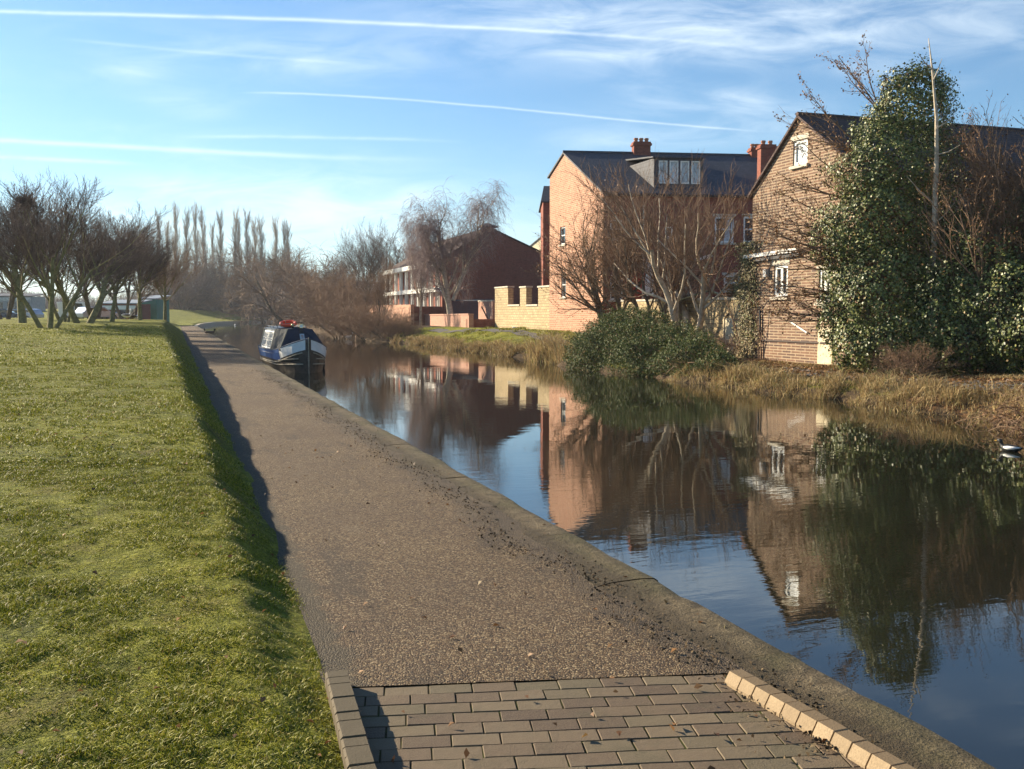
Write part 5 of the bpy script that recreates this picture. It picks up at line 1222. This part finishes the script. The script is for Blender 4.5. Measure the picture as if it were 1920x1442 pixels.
geo = tree_geo(g, st, [lv(7, .08, .05, 5, tip=.3), lv(4, .14, 0, 3, 8, (20, 60), (.15, .3), t0=.1, rmin=.008)], split=0); wv, wf = merge([geo[0], geo[1]]); np_mesh('stems', wv - off, [wf], M['twigbrown'], cl_)
# evergreen shrubs at the water
def shrub(name, lobes, label, seed, size=.10, dens=1000, mat='shrubleaf', group=None, cat='shrub'):
    g = rg(seed); C, O, (a_, b_) = ell_leaves(g, lobes, dens, size, .25, .45, .28, .05); c = np.mean([l[0] for l in lobes], 0); off = np.array([c[0], c[1], -.3])
    root = empty(name, tuple(off), label, cat, group); np_mesh('foliage', a_ - off, [b_], M[mat], root)
    k = 260; cc = C[g.integers(0, len(C), k)]; b0 = off + g.normal(0, .35, (k, 3)) * [1, 1, .1]; pts = np.stack([b0, (b0 + cc) / 2 + g.normal(0, .12, (k, 3)), cc, cc + (cc - b0) * .08 + g.normal(0, .05, (k, 3))], 1)
    wv, wf = tubes(pts, radii(np.full(k, .014), 4), 3); np_mesh('stems', wv - off, [wf], M['twigbrown'], root); return root
gs = 'dense evergreen shrubs at the water edge'
shrub('evergreen_shrub', [lobe(1190, 615, 38.6, 62, 38, 1.2), lobe(1150, 640, 38.2, 60, 45, 1.2), lobe(1215, 640, 37.8, 60, 40, 1.2)], 'upper rounded dark green shrub below the bare trees', 101, group=gs)
shrub('evergreen_shrub', [lobe(1112, 665, 39.4, 45, 42, 1.1), lobe(1150, 676, 37.8, 60, 40, 1.0), lobe(1180, 690, 36.8, 60, 24, .8), lobe(1092, 690, 39.4, 26, 22, .7)], 'dark green shrub at the left end of the clump touching the water', 102, group=gs)
shrub('evergreen_shrub', [lobe(1220, 670, 35.2, 70, 48, 1.1), lobe(1262, 655, 34.8, 58, 46, 1.1), lobe(1200, 640, 36.5, 60, 44, 1.1), lobe(1235, 696, 34.2, 60, 22, .8)], 'dark green shrub in the middle of the clump overhanging the water', 103, group=gs)
shrub('evergreen_shrub', [lobe(1300, 674, 32.6, 60, 46, 1.1), lobe(1345, 686, 31.0, 38, 34, .9), lobe(1268, 690, 33.2, 50, 30, .9), lobe(1320, 700, 31.4, 50, 20, .7)], 'dark green shrub at the right end of the clump beside the path', 104, group=gs)
g_ = P(1395, 540, 44)
shrub('garden_shrub', [(tuple(P(1398, 548, 44)), (.75, .6, .55))], 'small green shrub showing above the yellow wall by the sooty house', 105, .12, 400)
# bare undergrowth between shrub and wall
for i, (px, top, D, lab) in enumerate([(1350, 625, 38.0, 'dry brown undergrowth against the yellow garden wall'), (1290, 625, 40, 'bare brown bush behind the shrub clump'), (1050, 640, 47, 'dark bramble clump on the bank left of the shrub clump'), (1700, 640, 26.6, 'brown bramble tangle at the foot of the ivy')]):
    place('bramble_bush', geoB[i % 3], M['bark'], M['twigbrown'], px, 640, top, D, lab, 'bush', 'brown bramble bushes on the right bank', i, 1.2)
# brambles at the right front, arching to the water
g = rg(111); k = 2000; s_ = g.uniform(5, 15.2, k); v_ = g.uniform(-.25, 4.5, k); Tq = Tright(s_) + v_; w_ = np.stack([rV[0] * (Tq + T0) + dV[0] * s_, rV[1] * (Tq + T0) + dV[1] * s_, np.maximum(height(Tq, s_), -.5)], 1)
dd_ = np.stack([-.5 * rV[0] + g.normal(0, .5, k), -.5 * rV[1] + g.normal(0, .5, k), np.full(k, .9)], 1); Ls = g.uniform(.5, 1.6, k); pts = polylines(w_, dd_, Ls, 7, .10, -2.6, g); rad = radii(np.full(k, .009), 8)
kp_, kd_, kl_, kr_ = kids(pts, rad, Ls, 7, (30, 80), (.15, .4), g, .2); pts2 = polylines(kp_, kd_, kl_, 3, .2, -.8, g); wv, wf = merge([tubes(pts, rad, 3), tubes(pts2, radii(np.maximum(kr_, .0042), 4), 3)])
br = empty('bramble_thicket', ST(11, 12, 0), 'tangled brown bramble thicket sloping to the water at the right edge', 'bramble'); off = np.array(br.location)
np_mesh('canes', wv - off, [wf], M['twigbrown'], br); tp_ = pts2.reshape(-1, 3); pick = tp_[g.integers(0, len(tp_), 14000)]; a_, b_ = quads_leaf(pick, .06, g); np_mesh('dead_leaves', a_ - off, [b_], M['brownleaf'], br)

# ------------------------------------------------------------------ grasses
def wpts(T, s, lift=0.0):
    return np.stack([rV[0] * (T + T0) + dV[0] * s, rV[1] * (T + T0) + dV[1] * s, height(T, s) + lift], 1)
def lawn(n, T0_, T1_, s0, s1, h, w, seed, lean=.7, pw=1.0):
    g = rg(seed); s_ = s0 + (s1 - s0) * g.random(n) ** pw; T_ = T1_ - (T1_ - T0_) * g.random(n) ** 1.0
    rag = -2.07 + .06 * np.sin(s_ * 2.3) + .05 * np.sin(s_ * 7.1) + g.uniform(-.05, .03, n); keep = T_ < rag
    cl = .8 * vnoise(s_, T_, 2.2, 7) + .9 * vnoise(s_, T_, 8, 8); keep &= g.random(n) < np.clip(.75 + cl * 1.5, .35, 1); T_, s_, cl = T_[keep], s_[keep], cl[keep]
    return blades(wpts(T_, s_, -.004), h * (1 + cl), w, lean, g)
vs, f4, f3, o_ = [], [], [], 0
for a in (lawn(330000, -6.2, -2.0, 2.9, 9.5, .019, .0023, 1, pw=1.3), lawn(230000, -11, -2.0, 9, 22, .024, .0044, 2, pw=1.3), lawn(100000, -22, -2.0, 20, 48, .032, .010, 3, pw=1.2)):
    vs.append(a[0]); f4.append(a[1] + o_); f3.append(a[2] + o_); o_ += len(a[0])
tag(np_mesh('lawn_grass', np.concatenate(vs), [np.concatenate(f4), np.concatenate(f3)], M['grassblade']), 'short green and yellowing grass covering the left bank', 'grass', kind='stuff')
def tuft_area(name, label, n, fT, s0, s1, h, w, seed, lean=.8, clump=40, mat='reed'):
    g = rg(seed); nc = max(1, n // clump); sc_ = g.uniform(s0, s1, nc); Tc = fT(sc_, g); s_ = np.repeat(sc_, clump) + g.normal(0, .14, nc * clump); T_ = np.repeat(Tc, clump) + g.normal(0, .14, nc * clump)
    hc = np.repeat(.45 + 1.3 * g.random(nc) ** 2.2, clump); b = wpts(T_, s_, -.02); b[:, 2] = np.maximum(b[:, 2], WZ - .05)
    a = blades(b, h * hc, w, lean, g); return tag(np_mesh(name, a[0], [a[1], a[2]], M[mat]), label, 'grass', kind='stuff')
tuft_area('dry_grass', 'tawny dry grass along the water in front of the sooty house', 11000, lambda s, g: Tright(s) + g.uniform(-.05, 1.2, len(s)), 13.5, 28.5, .33, .009, 121, 1.0, 60)
tuft_area('dry_grass', 'tawny overhanging grass humps on the bank below the pink wall', 9000, lambda s, g: Tright(s) + g.uniform(.0, 1.0, len(s)), 44, 72, .42, .014, 122, 1.3)
tuft_area('dry_grass', 'pale straw grass left of the shrub clump', 3500, lambda s, g: Tright(s) + g.uniform(.1, 1.3, len(s)), 38, 44, .8, .014, 123)
tuft_area('dry_grass', 'brown dead grass and leaves under the ivy', 6000, lambda s, g: Tright(s) + g.uniform(3.6, 5.2, len(s)), 16, 30, .14, .009, 124, 1.2)
tuft_area('green_grass', 'green grass on the far bank slope below the orange gable', 9000, lambda s, g: Tright(s) + g.uniform(1.0, 6.0, len(s)), 42, 66, .16, .014, 125, .8, mat='grassblade')
tuft_area('dry_grass', 'brown grass strip beyond the trees on the left bank', 6000, lambda s, g: g.uniform(-46, -20, len(s)), 46, 75, .9, .03, 126, .7)
# fallen leaves
g = rg(130); k = 5200; s_ = g.uniform(15, 31, k); T_ = Tright(s_) + g.uniform(1.2, 5.2, k); a_, b_ = quads_leaf(wpts(T_, s_, .03), .10, g, .7, .8); tag(np_mesh('fallen_leaves', a_, [b_], M['brownleaf']), 'brown fallen leaves scattered along the far bank path', 'leaves', kind='stuff')
k = 260; s_ = 3 + 11 * g.random(k) ** 1.4; T_ = g.uniform(-5, -.1, k); b0 = wpts(T_, s_, .012); b0[:, 2] = np.maximum(b0[:, 2], .015); a_, b_ = quads_leaf(b0, .035, g, .6, .9); tag(np_mesh('fallen_leaves', a_, [b_], M['brownleaf']), 'few dead leaves lying on the grass and towpath', 'leaves', kind='stuff')
# crumbs of earth along the coping joint
g = rg(131); k = 3800; s_ = 3.0 + 26 * g.random(k) ** 1.6; T_ = -.46 + g.normal(0, .09, k) + .12 * np.sin(s_ * 2.1) * np.sin(s_ * .7); b0 = wpts(T_ * 0 - 1, s_, 0); xy = np.stack([rV[0] * (T_ + T0) + dV[0] * s_, rV[1] * (T_ + T0) + dV[1] * s_, np.full(k, .018)], 1)
a_, b_ = quads_leaf(xy[:2600] - [0, 0, .004], .018, g, .8, .5, .25); M['clod'] = leafmat('earth_crumb_mat', [(0, (.035, .022, .012)), (.6, (.09, .06, .035)), (1, (.16, .12, .07))], .95, .1); tag(np_mesh('earth_crumbs', a_, [b_], M['clod']), 'crumbs of dark earth and leaf along the coping', 'earth', kind='stuff')

# ------------------------------------------------------------------ birds
def bird(name, label, loc, rz, s, body, head, white=None, group=None, cat='duck', legs=True, neck=.16):
    root = empty(name, loc, label, cat, group, rz, s); m = MB()
    m.tube([(-.30, 0, .20), (-.25, 0, .19), (-.15, 0, .17), (0, 0, .16), (.11, 0, .17), (.17, 0, .20), (.20, 0, .20 + neck * .5), (.22, 0, .20 + neck), (.27, 0, .205 + neck), (.30, 0, .195 + neck)], [.008, .035, .075, .095, .085, .055, .035, .038, .034, .01], 12)
    m.build('body', body, root, smooth=True)
    m = MB(); m.tube([(.195, 0, .20 + neck * .55), (.205, 0, .2 + neck * .8), (.225, 0, .205 + neck), (.262, 0, .207 + neck), (.292, 0, .198 + neck)], [.038, .042, .046, .040, .016], 12); m.build('head', head, root, smooth=True)
    m = MB(); m.slab([(.29, -.016, .195 + neck), (.35, -.014, .185 + neck), (.35, .014, .185 + neck), (.29, .016, .195 + neck)], (0, 0, .014)); m.build('beak', M['beak'], root)
    for sy in (-1, 1):
        m = MB(); m.tube([(.10, sy * .075, .19), (0, sy * .09, .185), (-.12, sy * .072, .19), (-.26, sy * .02, .205)], [.02, .045, .035, .006], 8); m.build('wing', white if white else body, root, smooth=True)
        if legs:
            m = MB(); m.tube([(0, sy * .035, .1), (0, sy * .035, .005)], .007, 5); m.slab([(-.01, sy * .035, .0), (.05, sy * .035 - .025, 0), (.05, sy * .035 + .025, 0)], (0, 0, .006)); m.build('leg', M['beak'], root)
    return root
for px, py, rz, lab in ((388, 627, 2.7, 'mallard standing on the towpath edge, left of the pair beyond the boat'), (396, 628, .3, 'mallard standing on the towpath edge, right of the pair beyond the boat')):
    p = G(px, py); bird('duck', lab, (p[0], p[1], .0), rz, 1.15, M['duckbrown'], M['duckdark'], None, 'pair of mallards on the towpath')
p = G(1893, 846, WZ); bird('duck', 'dark duck with white flank swimming by the brambles at the right edge', (p[0], p[1], WZ - .07), 2.2, .68, M['duckdark'], M['duckdark'], M['duckwhite'], legs=False, neck=.12)
p = G(441, 610.5, WZ); bird('duck', 'small white bird floating on the far water left of the boat', (p[0], p[1], WZ - .1), 2, 1.1, M['duckwhite'], M['duckwhite'], legs=False)
p = G(655, 636.5, WZ); bird('duck', 'white bird on the water below the brown bushes right of the boat', (p[0], p[1], WZ - .1), 1, 1.6, M['duckwhite'], M['duckwhite'], legs=False)
for px, D, lab, mt in ((238, 86, 'white goose on the left grass nearest the slim trunk', 'duckwhite'), (247, 92, 'grey goose feeding on the left grass between two others', 'duckbrown'), (253, 96, 'white goose at the right of the three on the left grass', 'duckwhite')):
    p = P(px, 592, D); bird('goose', lab, onground(p[0], p[1], .02), 1.0, 1.9, M[mt], M[mt], M['duckbrown'], 'geese on the left grass', 'goose', neck=.24)

# ------------------------------------------------------------------ things beyond the left bank
def car(loc, rz, paint, label, van=False, group='cars parked beyond the left bank'):
    root = empty('parked_van' if van else 'parked_car', loc, label, 'van' if van else 'car', group, rz)
    H = 1.95 if van else 1.42; prof = [(-2.1, .35), (-2.12, .8), (-1.9, .95), (-1.55, H - .06) if not van else (-2.05, H), (-1.1, H) if not van else (-1.5, H + .02), (.35, H - .02) if not van else (.7, H), (1.0, .95) if not van else (1.3, 1.15), (1.95, .8), (2.12, .6), (2.1, .35)]
    m = MB(); m.slab([(x, -.82, z) for x, z in prof], (0, 1.64, 0)); m.build('body', paint, root, bevel=.06)
    m = MB()
    for sy in (-.828, .822):
        m.slab([(-1.5, sy, .98), (-1.32, sy, H - .14), (-.45, sy, H - .12), (-.45, sy, .98)], (0, .006, 0)); m.slab([(-.38, sy, .98), (-.38, sy, H - .12), (.28, sy, H - .14), (.78, sy, .98)], (0, .006, 0))
    m.slab([(.42, -.7, H - .10), (.42, .7, H - .10), (.97, .74, .99), (.97, -.74, .99)], (.02, 0, .03)); m.build('windows', M['glass'], root)
    for x in (-1.3, 1.3):
        for sy in (-.8, .8):
            m = MB(); m.tube([(x, sy - .1, .32), (x, sy + .1, .32)], .32, 16); w_ = m.build('wheel', M['rubber'], root); m = MB(); m.tube([(x, sy - .11, .32), (x, sy + .11, .32)], .19, 12); m.build('rim', M['grey'], w_)
    for sy in (-.6, .6):
        m = MB(); m.box((2.09, sy, .68), (.08, .28, .14)); m.build('headlight', M['white'], root)
    return root
for px, D, rz, pt, lab, vn in ((8, 112, .3, 'carpaint2', 'dark blue parked car at the left edge beyond the trees', False), (26, 118, .5, 'carpaint', 'silver parked car behind the thick left trunk', False), (48, 122, 2.8, 'carpaint', 'silver parked car right of the thick left trunk', False),
                               (148, 104, .4, 'white', 'white van between the forked tree and the two green trunks', True), (182, 100, 1.0, 'carpaint', 'bright shiny parked car glinting between the green trunks', False)):
    p = P(px, 592, D); car(onground(p[0], p[1]), rz, M[pt], lab, vn)
def shed(name, px0, px1, D, ytop, mat, roofm, label, cat, stripe=None):
    a, b = Vector(P(px0, 590, D)[:2]), Vector(P(px1, 590, D)[:2]); z = hz(a.x, a.y); zt = zat(a.x, a.y, ytop); o = (a.x, a.y, z); root = empty(name, o, label, cat); m = MB(o)
    m.box(((a.x + b.x) / 2, a.y + 2.5, (z - 1 + zt) / 2), (b.x - a.x, 5, zt - z + 1)); m.build('wall', mat, root); m = MB(o); m.slab([(a.x - .2, a.y - .25, zt + .0), (b.x + .2, b.y - .25, zt), (b.x + .2, b.y + 5.2, zt + .5), (a.x - .2, a.y + 5.2, zt + .5)], (0, 0, .12)); m.build('roof', roofm, root)
    if stripe: m = MB(o); m.box(((a.x + b.x) / 2, a.y - .15, zt - .45), (b.x - a.x - .1, .1, .5)); m.build('fascia', stripe, root)
    if stripe:
        for k in range(4): m = MB(o); m.box((a.x + (b.x - a.x) * (k + .5) / 4, a.y - .03, z + .9), ((b.x - a.x) / 6, .08, 1.2)); m.build('window', M['glass'], root)
    return root
shed('market_building', 190, 256, 128, 570, M['redbrick'], M['grey'], 'low red building with white fascia behind the bare trees', 'building', M['white'])
shed('green_shed', 264, 294, 135, 561, M['green'], M['grey'], 'green metal shed at the right behind the left bank trees', 'shed')
shed('far_building', -40, 60, 170, 556, M['grey'], M['slate'], 'long grey building behind the parked cars at the left edge', 'building', M['curtain'])
# picnic bench on the far lawn
p = P(397, 592, 175); o_ = onground(p[0], p[1]); root = empty('picnic_table', o_, 'dark picnic table on the far lawn', 'picnic table', rz=.3)
m = MB(); m.box((0, 0, .75), (1.8, .8, .06)); m.build('tabletop', M['bark'], root)
for sy in (-.75, .75): m = MB(); m.box((0, sy, .45), (1.8, .26, .05)); m.build('bench', M['bark'], root)
for sx in (-.6, .6):
    m = MB(); m.slab([(sx, -.8, 0), (sx, -.7, 0), (sx, -.2, .72), (sx, -.3, .72)], (.07, 0, 0)); m.slab([(sx, .8, 0), (sx, .7, 0), (sx, .2, .72), (sx, .3, .72)], (.07, 0, 0)); m.box((sx + .035, 0, .40), (.065, 1.6, .08)); m.build('trestle', M['bark'], root)
# stone landing by the path bend
m = MB(ST(-1.6, 122)); a = [ST(-2.2, 118, .0), ST(-.2, 118, .0), ST(-.2, 121, .0), ST(-2.2, 121, .0)]; m.slab(a, (0, 0, .35)); tag(m.build('stone_step', M['whitewash']), 'pale stone step across the path at the far bend', 'step')
# forked branch in the water
c = G(1566, 764, WZ); root = MB(tuple(c)); root.tube([G(1580, 763, WZ + .02), c + [0.05, 0, .05], G(1556, 756, WZ + .09), G(1553, 754, WZ + .13)], [.02, .022, .018, .008], 6); tag(root.build('floating_branch', M['rust'], smooth=True), 'dark forked branch sticking out of the water before the dry grass', 'branch')
# litter bottle
c = G(965, 631, .1); T, s = toTS(c[0], c[1]); c[2] = hz(c[0], c[1]) + .06; root = empty('plastic_bottle', tuple(c), 'small white plastic bottle lying on the green far bank', 'bottle'); m = MB(); m.tube([(-.16, 0, 0), (-.15, 0, 0), (.08, 0, 0), (.13, 0, 0), (.14, 0, 0), (.18, 0, 0)], [.02, .07, .07, .03, .028, .028], 10); m.build('bottle_body', M['white'], root, smooth=True); m = MB(); m.tube([(.18, 0, 0), (.21, 0, 0)], .032, 10); m.build('cap', M['blue'], root)
# power cables far across the sky
g = 0
cabs = [((-700, 310), (190, 375), (500, 400), (950, 424)), ((-700, 330), (263, 405), (500, 424), (950, 450)), ((-700, 322), (263, 401), (500, 420), (950, 443)), ((-700, 385), (300, 432), (627, 459), (950, 473)), ((-700, 400), (300, 452), (637, 485), (950, 500))]
nm = ['topmost', 'second', 'third', 'fourth', 'lowest']
for i, c in enumerate(cabs):
    xs_, ys_ = [a[0] for a in c], [a[1] for a in c]; co = np.polyfit(xs_, ys_, 2); pts = [P(x, float(np.polyval(co, x)), 420) for x in np.linspace(-700, 950, 40)]
    m = MB(tuple(pts[0])); m.tube(pts, .05, 4); tag(m.build('power_cable', M['grey']), f'{nm[[0, 2, 1, 3, 4][i]]} of the thin power cables across the far sky', 'cable', 'power cables above the poplars')
# ------------------------------------------------------------------ air
hm = bpy.data.materials.new('haze_mat'); hm.use_nodes = True; nt = hm.node_tree; nt.nodes.clear()
o_ = nt.nodes.new('ShaderNodeOutputMaterial'); pv_ = nt.nodes.new('ShaderNodeVolumePrincipled'); nt.links.new(pv_.outputs[0], o_.inputs['Volume'])
pv_.inputs['Density'].default_value = 0.00022; pv_.inputs['Color'].default_value = (0.80, 0.88, 1.0, 1); pv_.inputs['Anisotropy'].default_value = 0.3
m = MB(); m.box((0, 700, 27.5), (4200, 2700, 60.4)); tag(m.build('haze', hm), 'thin winter haze over the canal and far trees', 'haze', kind='stuff')
